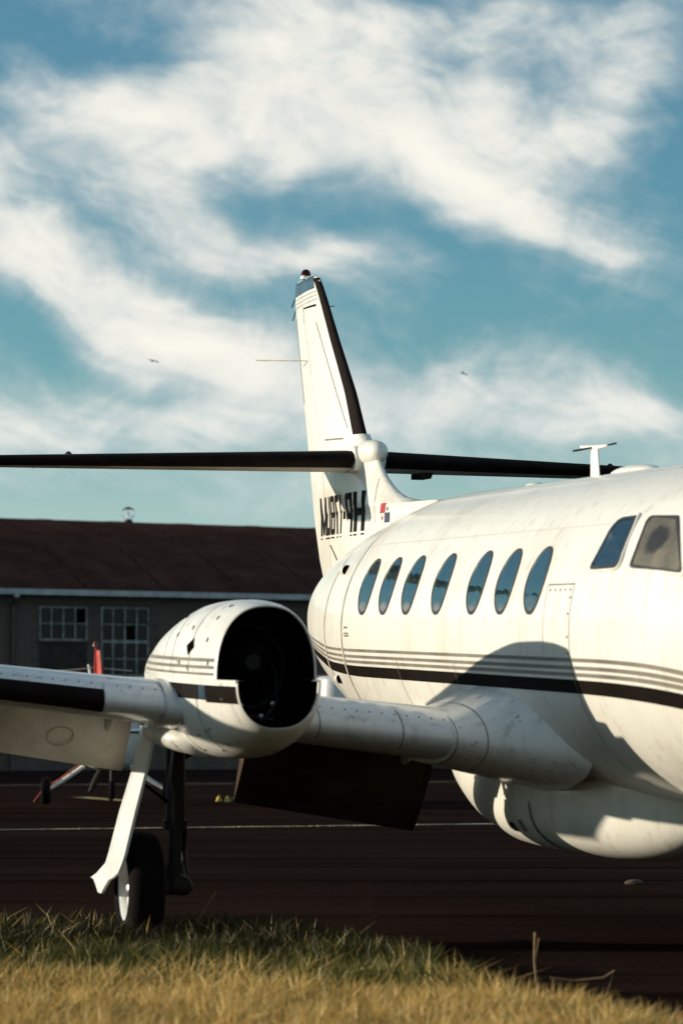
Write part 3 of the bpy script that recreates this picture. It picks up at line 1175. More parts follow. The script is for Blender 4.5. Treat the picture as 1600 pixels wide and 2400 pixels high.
# ---- fin and rudder
FLE = [(0.30, 6.4), (0.60, 5.9), (0.90, 5.45), (0.985, 5.30), (1.0, 5.85), (1.045, 6.318), (1.096, 6.565), (1.163, 6.764), (1.233, 6.927), (1.316, 7.065), (1.384, 7.149), (1.45, 7.30), (1.579, 7.60), (1.67, 7.688), (2.0, 7.99), (2.5, 8.58), (2.93, 9.06), (3.10, 9.27), (3.15, 9.36), (3.172, 9.50)]
FTE = [(0.30, 8.92), (0.434, 9.042), (0.683, 9.243), (1.032, 9.417), (1.62, 9.652), (2.026, 9.818), (2.852, 10.172), (3.05, 10.22), (3.14, 10.22), (3.172, 10.10)]


def fle(c_):
    return float(np.interp(c_, [q[0] for q in FLE], [q[1] for q in FLE]))


def fte(c_):
    return float(np.interp(c_, [q[0] for q in FTE], [q[1] for q in FTE]))


def fth(c_):
    base = float(np.interp(c_, [0.3, 0.99, 1.05, 1.35, 1.7, 3.0, 3.13, 3.172], [0.26, 0.21, 0.20, 0.175, 0.150, 0.085, 0.075, 0.03]))
    return base


def fin_half(c_, s):
    """half thickness of the fin at height c and station s"""
    l, t_ = fle(c_), fte(c_)
    x = (s - l) / (t_ - l)
    x = min(max(x, 0), 1)
    tc_ = fth(c_)
    y = 5 * tc_ * (0.2969 * math.sqrt(x) - 0.1260 * x - 0.3516 * x * x + 0.2843 * x ** 3 - 0.1036 * x ** 4)
    return y


HINGE = 0.62
crows = [0.3, 0.6, 0.9, 0.985, 1.0, 1.02, 1.045, 1.07, 1.096, 1.13, 1.163, 1.2, 1.233, 1.27, 1.316, 1.384, 1.45, 1.52, 1.579, 1.67, 1.85, 2.0, 2.2, 2.4, 2.6, 2.8, 2.93, 3.05, 3.10, 3.14, 3.16, 3.172]


def hinge_s(c_):
    return float(np.interp(c_, [0.3, 0.52, 0.746, 1.6, 2.76, 3.2], [8.45, 8.58, 8.695, 8.98, 9.72, 9.95]))


def fin_secs(lo, hi, n_=20):
    secs_ = []
    for c_ in crows:
        a, b_ = lo(c_), hi(c_)
        us = (1 - np.cos(np.linspace(0, math.pi / 2, n_))) if lo is fle else np.linspace(0, 1, n_)
        ss = [a + (b_ - a) * u for u in us]
        up_ = [(s, fin_half(c_, s), c_) for s in ss]
        dn_ = [(s, -fin_half(c_, s) - 1e-4, c_) for s in ss][::-1]
        secs_.append(up_ + dn_)
    return secs_


v, f = loft(fin_secs(fle, lambda c_: hinge_s(c_) - 0.012))
fin = fixn(mesh('fin', v, f, 'white', ship, angle=60))
v, f = loft(fin_secs(hinge_s, fte))
rud = fixn(mesh('rudder', v, f, 'white', ship, angle=60))
v, f = loft([[(hinge_s(c_) - 0.03, 0.8 * fin_half(c_, hinge_s(c_)), c_), (hinge_s(c_) + 0.02, 0.8 * fin_half(c_, hinge_s(c_)), c_), (hinge_s(c_) + 0.02, -0.8 * fin_half(c_, hinge_s(c_)), c_), (hinge_s(c_) - 0.03, -0.8 * fin_half(c_, hinge_s(c_)), c_)] for c_ in (0.5, 1.5, 2.8, 3.1)])
mesh('hinge_gap', v, f, 'seam', fin)


def fin_patch(name, mat, quad, parent, off=0.003, side=1, ns=8, nc=8):
    """quad: four (s,c) corners, bilinear"""
    V = []
    q = [np.array(p, float) for p in quad]
    for i in range(ns + 1):
        for j in range(nc + 1):
            u, w = i / ns, j / nc
            p = q[0] * (1 - u) * (1 - w) + q[1] * u * (1 - w) + q[2] * u * w + q[3] * (1 - u) * w
            V.append((p[0], side * (fin_half(p[1], p[0]) + off), p[1]))
    w = nc + 1
    Fc = [(i * w + j, (i + 1) * w + j, (i + 1) * w + j + 1, i * w + j + 1) for i in range(ns) for j in range(nc)]
    return flip_if_needed(mesh(name, V, Fc, mat, parent, angle=80), (0, side, 0))


# leading edge boot of the fin
V = []
nb_ = 18
bc = np.linspace(1.63, 3.13, 20)
for c_ in bc:
    l, t_ = fle(c_), fte(c_)
    wd = float(np.interp(c_, [1.63, 2.2, 3.0, 3.13], [0.15, 0.11, 0.075, 0.075]))
    for j in range(nb_ + 1):
        u = -1 + 2 * j / nb_
        s = l + wd * u * u
        V.append((s - 0.008 * (1 - abs(u)), math.copysign(fin_half(c_, s) + 0.006 * abs(u) ** 0.5, u) if abs(u) > 1e-6 else 0.0, c_))
w = nb_ + 1
flip_if_needed(mesh('deicing_boot', V, [(i * w + j, (i + 1) * w + j, (i + 1) * w + j + 1, i * w + j + 1) for i in range(len(bc) - 1) for j in range(nb_)], 'boot', fin, angle=80), (-1, 0, 0))
# cap paint, three pinstripes
for side in (1, -1):
    fin_patch('tip_paint', 'navy', [(9.32, 3.035), (10.21, 3.035), (10.19, 3.162), (9.42, 3.162)], fin, 0.003, side)
    for k in range(3):
        z0 = 2.995 - k * 0.037
        fin_patch('tip_pinstripe', 'paleline', [(9.26 - k * 0.03, z0), (10.195, z0 + 0.005), (10.195, z0 + 0.020), (9.26 - k * 0.03, z0 + 0.015)], fin, 0.003, side)
    fin_patch('horn_seam', 'black', [(9.22, 2.862), (9.735, 2.884), (9.735, 2.897), (9.22, 2.882)], fin, 0.004, side, 8, 1)
    fin_patch('horn_seam', 'seam', [(9.725, 2.75), (9.737, 2.75), (9.745, 2.884), (9.735, 2.884)], fin, 0.004, side, 1, 6)
    fin_patch('tab_seam', 'seam', [(9.80, 2.03), (9.82, 2.03), (10.155, 2.84), (10.135, 2.84)], rud, 0.004, side, 1, 12)
fin_patch('panel_seam', 'seam', [(7.96, 1.70), (7.975, 1.70), (9.20, 2.72), (9.185, 2.72)], fin, 0.003, 1, 1, 10)
fin_patch('panel_seam', 'seam', [(8.0, 1.60), (8.75, 1.63), (8.75, 1.645), (8.0, 1.615)], fin, 0.003, 1, 8, 1)
fin_patch('panel_seam', 'black', [(8.24, 0.575), (8.28, 0.575), (8.62, 0.715), (8.58, 0.715)], fin, 0.003, 1, 1, 6)
fin_patch('panel_seam', 'seam', [(6.85, 0.85), (6.86, 0.85), (6.97, 1.22), (6.96, 1.22)], fin, 0.003, 1, 1, 6)
for i in range(14):
    s = 7.62 + i * 0.11
    rivet((7.97 + i * 0.087, fin_half(1.70 + i * 0.073, 7.97 + i * 0.087) + 0.002, 1.70 + i * 0.073), fin, 0.8)
# fin top: beacon
bz = 3.165
bea = mesh('beacon_base', *lathe([(0, 0.055), (0.03, 0.05)], 'z', 18, (9.80, 0, bz)), 'white', ship)
mesh('beacon_lens', *lathe([(0.03, 0.042), (0.05, 0.045), (0.075, 0.036), (0.09, 0.019), (0.094, 0.003)], 'z', 18, (9.80, 0, bz)), 'beacon', bea)

# ---- registration letters, drawn as the photograph shows them
L0, LH = 0.800, 0.335            # base height, letter height
GL = {
    'H': [[(0, 0), (.3, 0), (.3, 1), (0, 1)], [(.7, 0), (1, 0), (1, 1), (.7, 1)], [(.3, .40), (.7, .40), (.7, .58), (.3, .58)]],
    'P': [[(0, 0), (.3, 0), (.3, 1), (0, 1)], [(.3, .83), (.85, .83), (1, .92), (.9, 1), (.3, 1)], [(.3, .34), (.9, .34), (1, .43), (.85, .5), (.3, .5)], [(.72, .5), (1, .43), (1, .92), (.72, .83)]],
    '-': [[(.1, .36), (.9, .36), (.9, .56), (.1, .56)]],
    '1': [[(.3, 0), (.7, 0), (.7, 1), (.3, 1)], [(.0, .75), (.3, .8), (.3, 1)]],
    '7': [[(0, .82), (1, .82), (1, 1), (0, 1)], [(.2, 0), (.58, 0), (1, .82), (.62, .82)]],
    '8': [[(0, .06), (.3, .12), (.3, .46), (.06, .5)], [(.7, .12), (1, .06), (.94, .5), (.7, .46)], [(0, .06), (.15, 0), (.85, 0), (1, .06), (.7, .15), (.3, .15)], [(.06, .5), (.3, .44), (.7, .44), (.94, .5), (.7, .58), (.3, .58)], [(.03, .92), (.3, .85), (.3, .55), (.06, .5)], [(.97, .92), (.94, .5), (.7, .55), (.7, .85)], [(.03, .92), (.3, .85), (.7, .85), (.97, .92), (.85, 1), (.15, 1)]],
    'L': [[(0, 0), (.32, 0), (.32, 1), (0, 1)], [(.32, 0), (1, 0), (1, .2), (.32, .2)]],
    'M': [[(0, 0), (.22, 0), (.22, 1), (0, 1)], [(.78, 0), (1, 0), (1, 1), (.78, 1)], [(.22, .72), (.5, .28), (.5, .02), (.40, .02), (.22, .45)], [(.78, .72), (.78, .45), (.60, .02), (.5, .02), (.5, .28)], [(.22, 1), (.22, .72), (.36, .5)], [(.78, 1), (.64, .5), (.78, .72)]],
}


def fan(poly, sub=3):
    return poly


def letter(ch, sA, w, side, parent):
    V, Fc = [], []
    Ws, Wf = [], []
    for poly in GL[ch]:
        k = len(V)
        for (u, z_) in poly:
            s = sA + w * u
            c_ = L0 + LH * z_ - 0.0
            V.append((s, side * (fin_half(c_, s) + 0.003), c_))
        Fc.append(tuple(range(k, k + len(poly))))
        us_ = [p[0] for p in poly]
        if min(p[1] for p in poly) < 0.01:
            lo = [p[0] for p in poly if p[1] < 0.01]
            k2 = len(Ws)
            for (u, z_) in ((min(lo), -0.055), (max(lo), -0.055), (max(lo), -0.095), (min(lo), -0.095)):
                s = sA + w * u
                c_ = L0 + LH * z_
                Ws.append((s, side * (fin_half(c_, s) + 0.003), c_))
            Wf.append((k2, k2 + 1, k2 + 2, k2 + 3))
    me = bpy.data.meshes.new('registration_letter')
    me.from_pydata(V, [], Fc)
    bm = bmesh.new()
    bm.from_mesh(me)
    bmesh.ops.triangulate(bm, faces=bm.faces)
    bmesh.ops.subdivide_edges(bm, edges=bm.edges, cuts=3, use_grid_fill=True)
    for v_ in bm.verts:
        v_.co.y = side * (fin_half(v_.co.z, v_.co.x) + 0.004)
    bm.to_mesh(me)
    bm.free()
    me.materials.append(M['letter'])
    o = flip_if_needed(link('registration_letter', me, parent), (0, side, 0))
    if Ws:
        flip_if_needed(mesh('letter_underline', Ws, Wf, 'letter', o, smooth=False), (0, side, 0))


SP = [('H', 7.21, .40), ('P', 7.67, .25), ('-', 7.95, .11), ('1', 8.08, .11), ('7', 8.22, .14), ('8', 8.39, .19), ('L', 8.61, .11), ('M', 8.745, .30)]
for ch_, sA, w_ in SP:
    letter(ch_, sA, w_, 1, rud if sA > 8.65 else fin)

# small flag, four quarters
F0, F1, G0, G1 = 6.40, 6.70, 0.845, 1.005
fm, gm = (F0 + F1) / 2, (G0 + G1) / 2
fl = fin_patch('flag_marking', 'flagred', [(fm, gm), (F1, gm), (F1 - 0.02, G1), (fm - 0.02, G1)], fin, 0.003, 1, 4, 4)
fin_patch('flag_quarter', 'flagblue', [(F0, G0), (fm, G0), (fm, gm), (F0, gm)], fl, 0.003, 1, 4, 4)


def star(cs, cc_, r_, mat, parent):
    V, n_ = [], 10
    for j in range(n_):
        a = math.pi / 2 + 2 * math.pi * j / n_
        q = r_ if j % 2 == 0 else r_ * 0.42
        s, c_ = cs + q * math.cos(a) * 1.3, cc_ + q * math.sin(a)
        V.append((s, fin_half(c_, s) + 0.0035, c_))
    V.append((cs, fin_half(cc_, cs) + 0.0035, cc_))
    flip_if_needed(mesh('flag_star', V, [(j, (j + 1) % n_, n_) for j in range(n_)], mat, parent, smooth=False), (0, 1, 0))


star((F0 + fm) / 2, (gm + G1) / 2 - 0.01, 0.024, 'flagblue', fl)
star((F1 + fm) / 2, (gm + G0) / 2, 0.024, 'flagred', fl)

# ---- tailplane
TC = 1.408


def tpl(b_):
    return 7.42 + 0.17 * b_, 1.52 - 0.235 * b_, float(np.interp(b_, [0, 3.08, 3.3], [0.182, 0.098, 0.085])), TC - 0.016 * b_


for side in (1, -1):
    def tsec(b_, x0=0.0, x1=1.0, n_=18, k=1.0):
        l, ch, th, cc = tpl(b_)
        return [(l + ch * x, b_ * side, cc + y * ch * k) for x, y in foil(th / ch, n_, x0, x1)]
    bs = [0.03, 0.2, 0.8, 1.6, 2.4, 3.1]
    v, f = loft([tsec(b_, 0, 0.66) for b_ in bs] + [[(p[0], 3.3 * side, TC - 0.05 + (p[2] - (TC - 0.05)) * 0.5) for p in tsec(3.2, 0, 0.66)]])
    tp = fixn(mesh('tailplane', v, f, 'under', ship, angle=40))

    def esec(b_):
        l, ch, th, cc = tpl(b_)
        y = 5 * (th / ch) * (0.2969 * math.sqrt(.67) - 0.126 * .67 - .3516 * .67 ** 2 + .2843 * .67 ** 3 - .1036 * .67 ** 4) * ch
        return [(l + ch * .67, b_ * side, cc + y), (l + ch, b_ * side, cc + 0.006), (l + ch, b_ * side, cc - 0.006), (l + ch * .67, b_ * side, cc - y)]
    v, f = loft([esec(b_) for b_ in (0.22, 1.6, 3.2)])
    fixn(mesh('elevator', v, f, 'white', tp, smooth=False))
    V = []
    nb_ = 16
    rows_ = np.linspace(0.115, 3.26, 16)
    for b_ in rows_:
        l, ch, th, cc = tpl(b_)
        for j in range(nb_ + 1):
            u = -1 + 2 * j / nb_
            x = 0.085 * u * u
            y = 5 * (th / ch) * (0.2969 * math.sqrt(x) - 0.126 * x - .3516 * x * x) * ch
            V.append((l + ch * x - 0.006 * (1 - abs(u)), b_ * side, cc + math.copysign(y + 0.006 * abs(u) ** 0.4, u)))
    w = nb_ + 1
    flip_if_needed(mesh('deicing_boot', V, [(i * w + j, (i + 1) * w + j, (i + 1) * w + j + 1, i * w + j + 1) for i in range(len(rows_) - 1) for j in range(nb_)], 'boot', tp, angle=80), (-1, 0, 0))
    # balance horn bump, hinge bracket and static wicks
    l, ch, th, cc = tpl(0.62)
    v, f = box(l + 0.25, l + 0.62, 0.60 * side - 0.05, 0.60 * side + 0.05, cc - 0.125, cc - 0.06)
    v = [(x + (0.09 if zz < cc - 0.1 and x < l + 0.3 else 0), y, zz) for x, y, zz in v]
    if side < 0:
        mesh('hinge_bracket', v, f, 'sooty', tp, smooth=False)
    for b_ in (2.0, 2.6, 3.15):
        l, ch, th, cc = tpl(b_)
        mesh('static_wick', *tube([(l + ch - 0.01, b_ * side, cc), (l + ch + 0.16, b_ * side, cc - 0.02)], 0.004, 6), 'black', tp)
    mesh('stall_bump', *lathe([(0, 0.035), (0.02, 0.03), (0.035, 0.015), (0.04, 0.002)], 'z', 12, (tpl(2.4)[0] + 0.45, 2.4 * side, tpl(2.4)[3] + tpl(2.4)[2] / 2 - 0.006)), 'darkmetal', tp)
# bullet fairing where fin and tailplane cross
prof = [(7.10, 0.005), (7.11, 0.035), (7.14, 0.066), (7.21, 0.092), (7.34, 0.108), (7.6, 0.118), (8.2, 0.115), (8.8, 0.09), (9.2, 0.04)]
bf = mesh('tail_fairing', *lathe(prof, 'x', 40, (0, 0, 1.452)), 'white', ship, angle=70)
for side in (1, -1):
    prof = [(0.02, 0.118), (0.06, 0.115), (0.10, 0.104), (0.13, 0.097)]
    secs_ = []
    for y, r_ in prof:
        secs_.append([(7.50 + (0.6 if math.cos(a) > 0 else r_ * 0.9) * math.cos(a) - 0.0, y * side, 1.412 + r_ * math.sin(a)) for a in np.linspace(0, 2 * math.pi, 40, endpoint=False)])
    v, f = loft(secs_)
    fixn(mesh('root_collar', v, f, 'white', bf, angle=60))
# collar at the foot of the upper fin, dirty underneath
v, f = loft([[(fle(c_) - 0.045 + 0.40 * u, (fin_half(c_, fle(c_) + 0.36 * u) + 0.02) * sgn, c_) for sgn, us_ in ((1, np.linspace(0, 1, 10)), (-1, np.linspace(1, 0, 10))) for u in us_] for c_ in (1.50, 1.56, 1.625)])
fixn(mesh('fin_collar', v, f, 'white', ship, angle=60))
# VHF whiskers and tip wicks
for side in (1, -1):
    mesh('whisker_antenna', *tube([(9.56, 0.03 * side, 2.40), (9.62, 0.10 * side, 2.405), (9.95, 0.42 * side, 2.425)], 0.006, 6), 'palestrip', ship)
mesh('static_wick', *tube([(10.20, 0, 3.04), (10.35, 0.0, 2.965)], 0.006, 6), 'black', rud)
mesh('static_wick', *tube([(10.17, 0, 2.93), (10.31, 0.0, 2.835)], 0.005, 6), 'black', rud)
mesh('static_wick', *tube([(9.0, -0.03, 2.84), (9.02, -0.075, 2.845)], 0.004, 6), 'black', fin)

# ---- aerials and lumps along the spine
v, f = loft([[(1.70 + 0.02 * k + 0.085 * math.cos(a) * (1 - 0.25 * k), 0.018 * math.sin(a), 0.975 + 0.20 * k) for a in np.linspace(0, 2 * math.pi, 16, endpoint=False)] for k in np.linspace(0, 1, 5)])
mast = fixn(mesh('mast_antenna', v, f, 'white_worn', ship, angle=60))
mesh('mast_head', *tube([(1.52, -0.02, 1.19), (1.70, 0.0, 1.185), (1.90, 0.03, 1.20)], [0.008, 0.018, 0.010], 10), 'white', mast)
mesh('mast_rod', *tube([(1.72, 0.02, 1.185), (1.80, 0.12, 1.165)], 0.007, 6), 'darkmetal', mast)
mesh('mast_rod', *tube([(1.70, 0.0, 1.185), (1.66, -0.13, 1.215)], 0.006, 6), 'darkmetal', mast)
v, f = loft([[(0.93 + q * 0.42, 0.10 * math.cos(a) * math.sqrt(max(0, 1 - q * q)) + 0.0, 0.975 + 0.062 * math.sqrt(max(0, 1 - q * q)) * math.sin(a)) for a in np.linspace(0, math.pi, 18)] for q in np.linspace(-1, 1, 18)], False)
flip_if_needed(mesh('antenna_dome', v, f, 'white', ship), (0, 0, 1))
v, f = loft([[(2.95 + q * 0.12, 0.07 * math.cos(a) * math.sqrt(max(0, 1 - q * q)), 0.985 + 0.03 * math.sqrt(max(0, 1 - q * q)) * math.sin(a)) for a in np.linspace(0, math.pi, 14)] for q in np.linspace(-1, 1, 10)], False)
flip_if_needed(mesh('antenna_dome', v, f, 'white', ship), (0, 0, 1))
# air scoops on the rear hull
for s0, th0, sc in ((4.95, R(28), 0.75), (5.02, R(-24), 0.65)):
    c0 = Vector(fus(s0, th0, 0))
    nrm = Vector((0, math.cos(th0), math.sin(th0)))
    tan = Vector((0, -math.sin(th0), math.cos(th0)))
    ax = Vector((1, 0, 0))
    secs_ = []
    for q, r_ in ((-0.07, 0.052), (-0.03, 0.055), (0.05, 0.048), (0.14, 0.02), (0.2, 0.003)):
        secs_.append([c0 + ax * q * sc + (nrm * (0.012 + r_ * 0.9 * (math.sin(a)) * 0.9) + tan * r_ * math.cos(a)) * sc for a in np.linspace(0, 2 * math.pi, 16, endpoint=False)])
    v, f = loft(secs_, True, False, True)
    sco = fixn(mesh('air_scoop', v, f, 'white', ship))
    v, f = loft([[c0 + ax * -0.066 * sc + (nrm * (0.012 + r_ * 0.81 * math.sin(a)) + tan * r_ * math.cos(a)) * sc for a in np.linspace(0, 2 * math.pi, 16, endpoint=False)] for r_ in (0.046, 0.004)], True, False, False)
    flip_if_needed(mesh('scoop_mouth', v, f, 'soot', sco), (-1, 0, 0))

# ---- engine nacelles
NC = 2.595
SPLIT = -0.285
NU = [(-0.20, .292, .135), (0.0, .325, .158), (.25, .348, .168), (.7, .366, .158), (1.1, .358, .112), (1.5, .335, .045), (2.0, .272, -.055), (2.6, .175, -.160), (3.2, .06, -.25)]
NL = [(-0.50, .236, -.555), (-0.40, .27, -.60), (-0.20, .312, -.665), (0.0, .335, -.71), (.25, .352, -.745), (.7, .368, -.765), (1.1, .360, -.75), (1.5, .337, -.71), (2.0, .275, -.64), (2.6, .18, -.56), (3.2, .06, -.50)]
uHW, uT = pchip([q[0] for q in NU], [q[1] for q in NU]), pchip([q[0] for q in NU], [q[2] for q in NU])
lHW, lB = pchip([q[0] for q in NL], [q[1] for q in NL]), pchip([q[0] for q in NL], [q[2] for q in NL])


def nac(s, a, off=0.0):
    """a: 0 outboard, pi/2 top, pi inboard, 3pi/2 bottom"""
    n_ = 2.35
    ca, sa = math.cos(a), math.sin(a)
    x = math.copysign(abs(ca) ** (2 / n_), ca)
    y = math.copysign(abs(sa) ** (2 / n_), sa)
    if sa >= 0:
        hw, h = uHW(s), uT(s) - SPLIT
    else:
        hw, h = lHW(s), SPLIT - lB(s)
    return (s, NC + (hw + off) * x, SPLIT + (h + off) * y)


def nac_c(s, c_, off=0.003, outb=1):
    n_ = 2.35
    if c_ >= SPLIT:
        hw, h = uHW(s), uT(s) - SPLIT
    else:
        hw, h = lHW(s), SPLIT - lB(s)
    q = min(0.999, abs(c_ - SPLIT) / h)
    return (s, NC + outb * (hw * (1 - q ** n_) ** (1 / n_) + off), c_)


def mir(V, side):
    return [(p[0], p[1] * side, p[2]) for p in V]


def shell(name, s0, s1, a0, a1, mat, parent, side, thick=0.014, ns=34, na=40):
    """skin with a rolled lip at the front"""
    V = []
    ss = [s0 + (s1 - s0) * (i / ns) ** 1.3 for i in range(ns + 1)]
    rows_ = [(ss[min(6, ns)], -thick * 1.2), (ss[3], -thick * 1.2), (s0 + 0.012, -thick), (s0 - 0.004, -thick * 0.45)] + [(s, 0.0 if s > s0 + 0.005 else -0.002) for s in ss]
    for s, off in rows_:
        for j in range(na + 1):
            V.append(nac(max(s, s0), a0 + (a1 - a0) * j / na, off) if s >= s0 else (lambda p: (s, p[1], p[2]))(nac(s0, a0 + (a1 - a0) * j / na, off)))
    w = na + 1
    Fc = [(i * w + j, (i + 1) * w + j, (i + 1) * w + j + 1, i * w + j + 1) for i in range(len(rows_) - 1) for j in range(na)]
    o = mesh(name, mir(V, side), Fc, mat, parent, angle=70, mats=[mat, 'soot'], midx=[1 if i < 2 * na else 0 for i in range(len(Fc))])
    cx = Vector((0, NC * side, -0.28))
    acc = sum((p.normal.dot((p.center - cx) * Vector((0, 1, 1)))) for p in o.data.polygons[len(o.data.polygons) // 2:])
    if acc < 0:
        o.data.flip_normals()
    return o


for side in (1, -1):
    up = shell('nacelle', -0.20, 3.2, 0.0, math.pi, 'white_worn', ship, side)
    lo = shell('lower_cowl', -0.50, 3.2, math.pi + 1e-4, 2 * math.pi - 1e-4, 'white_worn', up, side)
    # dark interior: liner tube and fire wall, hub stub of the removed propeller gearbox
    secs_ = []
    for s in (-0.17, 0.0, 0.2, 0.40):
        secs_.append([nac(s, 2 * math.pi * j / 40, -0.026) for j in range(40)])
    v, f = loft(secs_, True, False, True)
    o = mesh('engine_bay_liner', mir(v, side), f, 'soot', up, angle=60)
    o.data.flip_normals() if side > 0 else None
    mesh('gearbox_stub', *join(lathe([(0.14, 0.045), (0.17, 0.06), (0.26, 0.11), (0.40, 0.12)], 'x', 20, (0, NC * side, -0.19))), 'darkmetal', up)
    pr = [[(0.02, NC + 0.05, -0.45), (0.16, NC + 0.12, -0.40), (0.28, NC + 0.10, -0.32), (0.4, NC + 0.02, -0.22)],
          [(0.0, NC - 0.05, -0.50), (0.14, NC - 0.14, -0.42), (0.25, NC - 0.16, -0.25), (0.4, NC - 0.10, -0.1)],
          [(0.05, NC - 0.10, -0.52), (0.10, NC + 0.02, -0.50), (0.2, NC + 0.15, -0.48), (0.39, NC + 0.20, -0.36)]]
    for q in pr:
        mesh('engine_hose', *tube(mir(q, side), 0.009, 8), 'hose', up)
    for q in ((0.02, NC + 0.10, -0.44), (0.06, NC - 0.03, -0.50), (0.12, NC - 0.11, -0.43)):
        mesh('hose_fitting', *lathe([(-0.02, 0.004), (-0.015, 0.016), (0.015, 0.016), (0.03, 0.008)], 'x', 10, (q[0], q[1] * side, q[2])), 'metal', up)
    # engine mount ring and struts seen in the dark
    mesh('mount_ring', *tube([(0.32, (NC + 0.22 * math.cos(a)) * side, -0.22 + 0.24 * math.sin(a)) for a in np.linspace(0, 2 * math.pi, 25)], 0.014, 8), 'darkmetal', up)

    def nstrip(name, mat, s0, s1, c0, c1, off, parent, outb=1, n_=26, m_=3):
        V = [nac_c(s0 + (s1 - s0) * i / n_, c0 + (c1 - c0) * j / m_, off, outb) for i in range(n_ + 1) for j in range(m_ + 1)]
        w = m_ + 1
        o = mesh(name, mir(V, side), [(i * w + j, (i + 1) * w + j, (i + 1) * w + j + 1, i * w + j + 1) for i in range(n_) for j in range(m_)], mat, parent, angle=80)
        return flip_if_needed(o, (0, side * outb, 0))
    for c0, c1 in ((-0.188, -0.168), (-0.228, -0.210), (-0.264, -0.250)):
        nstrip('pinstripe', 'greyline', -0.17, 2.2, c0, c1, 0.003, up)
    # black band with bare patches where panels were swapped
    for s0, s1, mt in ((-0.49, -0.09, 'black'), (-0.085, 0.04, 'navy'), (0.045, 0.42, 'letter'), (0.425, 0.78, 'black')):
        nstrip('black_band', mt, s0, s1, -0.415 + (0.012 if s0 > -0.2 else 0), -0.318, 0.004, lo)
    nstrip('cowl_ledge', 'white_worn', -0.50, -0.20, -0.300, -0.286, 0.004, lo, 1, 6, 1)
    # top of the ledge between the two cowls, on both flanks
    for outb in (1, -1):
        V = []
        for i in range(15):
            s = -0.50 + 1.2 * i / 14
            e_ = NC + outb * (lHW(s) + (0.004 if outb > 0 else -0.001))
            V += [(s, e_, SPLIT - 0.001), (s, e_ - outb * 0.05, SPLIT - 0.001)]
        flip_if_needed(mesh('cowl_ledge', mir(V, side), [(2 * i, 2 * i + 1, 2 * i + 3, 2 * i + 2) for i in range(14)], 'white_worn', lo, smooth=False), (0, 0, 1))
    # cowl joints, latches, intake cut-out
    for s, mt in ((0.28, 'seam'), (0.72, 'seam'), (1.02, 'seam')):
        V = []
        for j in range(31):
            a = R(2) + (R(120) - R(2)) * j / 30
            V += [nac(s, a, 0.003), nac(s + 0.010, a, 0.003)]
        flip_if_needed(mesh('cowl_seam', mir(V, side), [(2 * i, 2 * i + 1, 2 * i + 3, 2 * i + 2) for i in range(30)], mt, up, angle=80), (0, side, 0))
    for s in (0.10, 0.62):
        V = []
        for j in range(21):
            a = R(272) + (R(350) - R(272)) * j / 20
            V += [nac(s, a, 0.003), nac(s + 0.010, a, 0.003)]
        flip_if_needed(mesh('cowl_seam', mir(V, side), [(2 * i, 2 * i + 1, 2 * i + 3, 2 * i + 2) for i in range(20)], 'seam', lo, angle=80), (0, side, -0.3))
    if side == 1:
        lat = bpy.data.meshes.new('cowl_latch')
        lv, lf = box(-0.013, 0.013, -0.004, 0.004, -0.006, 0.006)
        lat.from_pydata(lv, [], lf)
        lat.materials.append(M['darkmetal'])
        for s, a in ((0.0, 26), (0.02, 48), (0.04, 66), (0.40, 36), (0.50, 8), (0.72, 30), (0.86, 52), (-0.08, 9), (0.30, 5), (0.25, 88)):
            o = link('cowl_latch', lat, up, nac(s, R(a), 0.001))
            p1, p2 = Vector(nac(s, R(a) + 0.03)), Vector(nac(s, R(a) - 0.03))
            nrm = Vector((1, 0, 0)).cross(p1 - p2)
            if nrm.y < 0:
                nrm = -nrm
            o.rotation_euler = nrm.to_track_quat('Y', 'X').to_euler()
        for s, a in ((-0.33, 345), (0.02, 322), (0.10, 322), (0.3, 318), (0.55, 330), (-0.05, 300), (-0.2, 296), (0.14, 296), (0.5, 300)):
            p = nac(s, R(a), 0.002)
            rivet(p, lo, 1.4, (0, math.cos(R(a)), math.sin(R(a))))
        # small triangular scoop
        V = [nac(0.27, R(27), 0.002), nac(0.33, R(13), 0.002), nac(0.22, R(19), 0.002), nac(0.28, R(19), 0.03)]
        mesh('vent_scoop', V, [(0, 1, 3), (1, 2, 3), (0, 3, 2)], 'soot', up, smooth=False)
    # collar where the outer wing meets the nacelle
    v, f = leading_patch(2.93, 3.03, 0.22, 0.2, 0.016, side, 4)
    flip_if_needed(mesh('wing_collar', v, f, 'wing', up, angle=80), (-1, 0, 0))
    # rounded steps under the nacelle: the gear bay fairing
    v, f = loft([[(s, (NC + 0.09 + hw * math.cos(a)) * side, cz + h * math.sin(a)) for a in np.linspace(0, 2 * math.pi, 28, endpoint=False)] for s, hw, cz, h in ((0.73, .05, -.66, .05), (0.80, .22, -.66, .11), (1.02, .31, -.65, .11), (1.5, .30, -.64, .11), (2.0, .2, -.62, .08), (2.3, .05, -.6, .03))])
    fixn(mesh('bay_fairing', v, f, 'white_worn', up, angle=60))

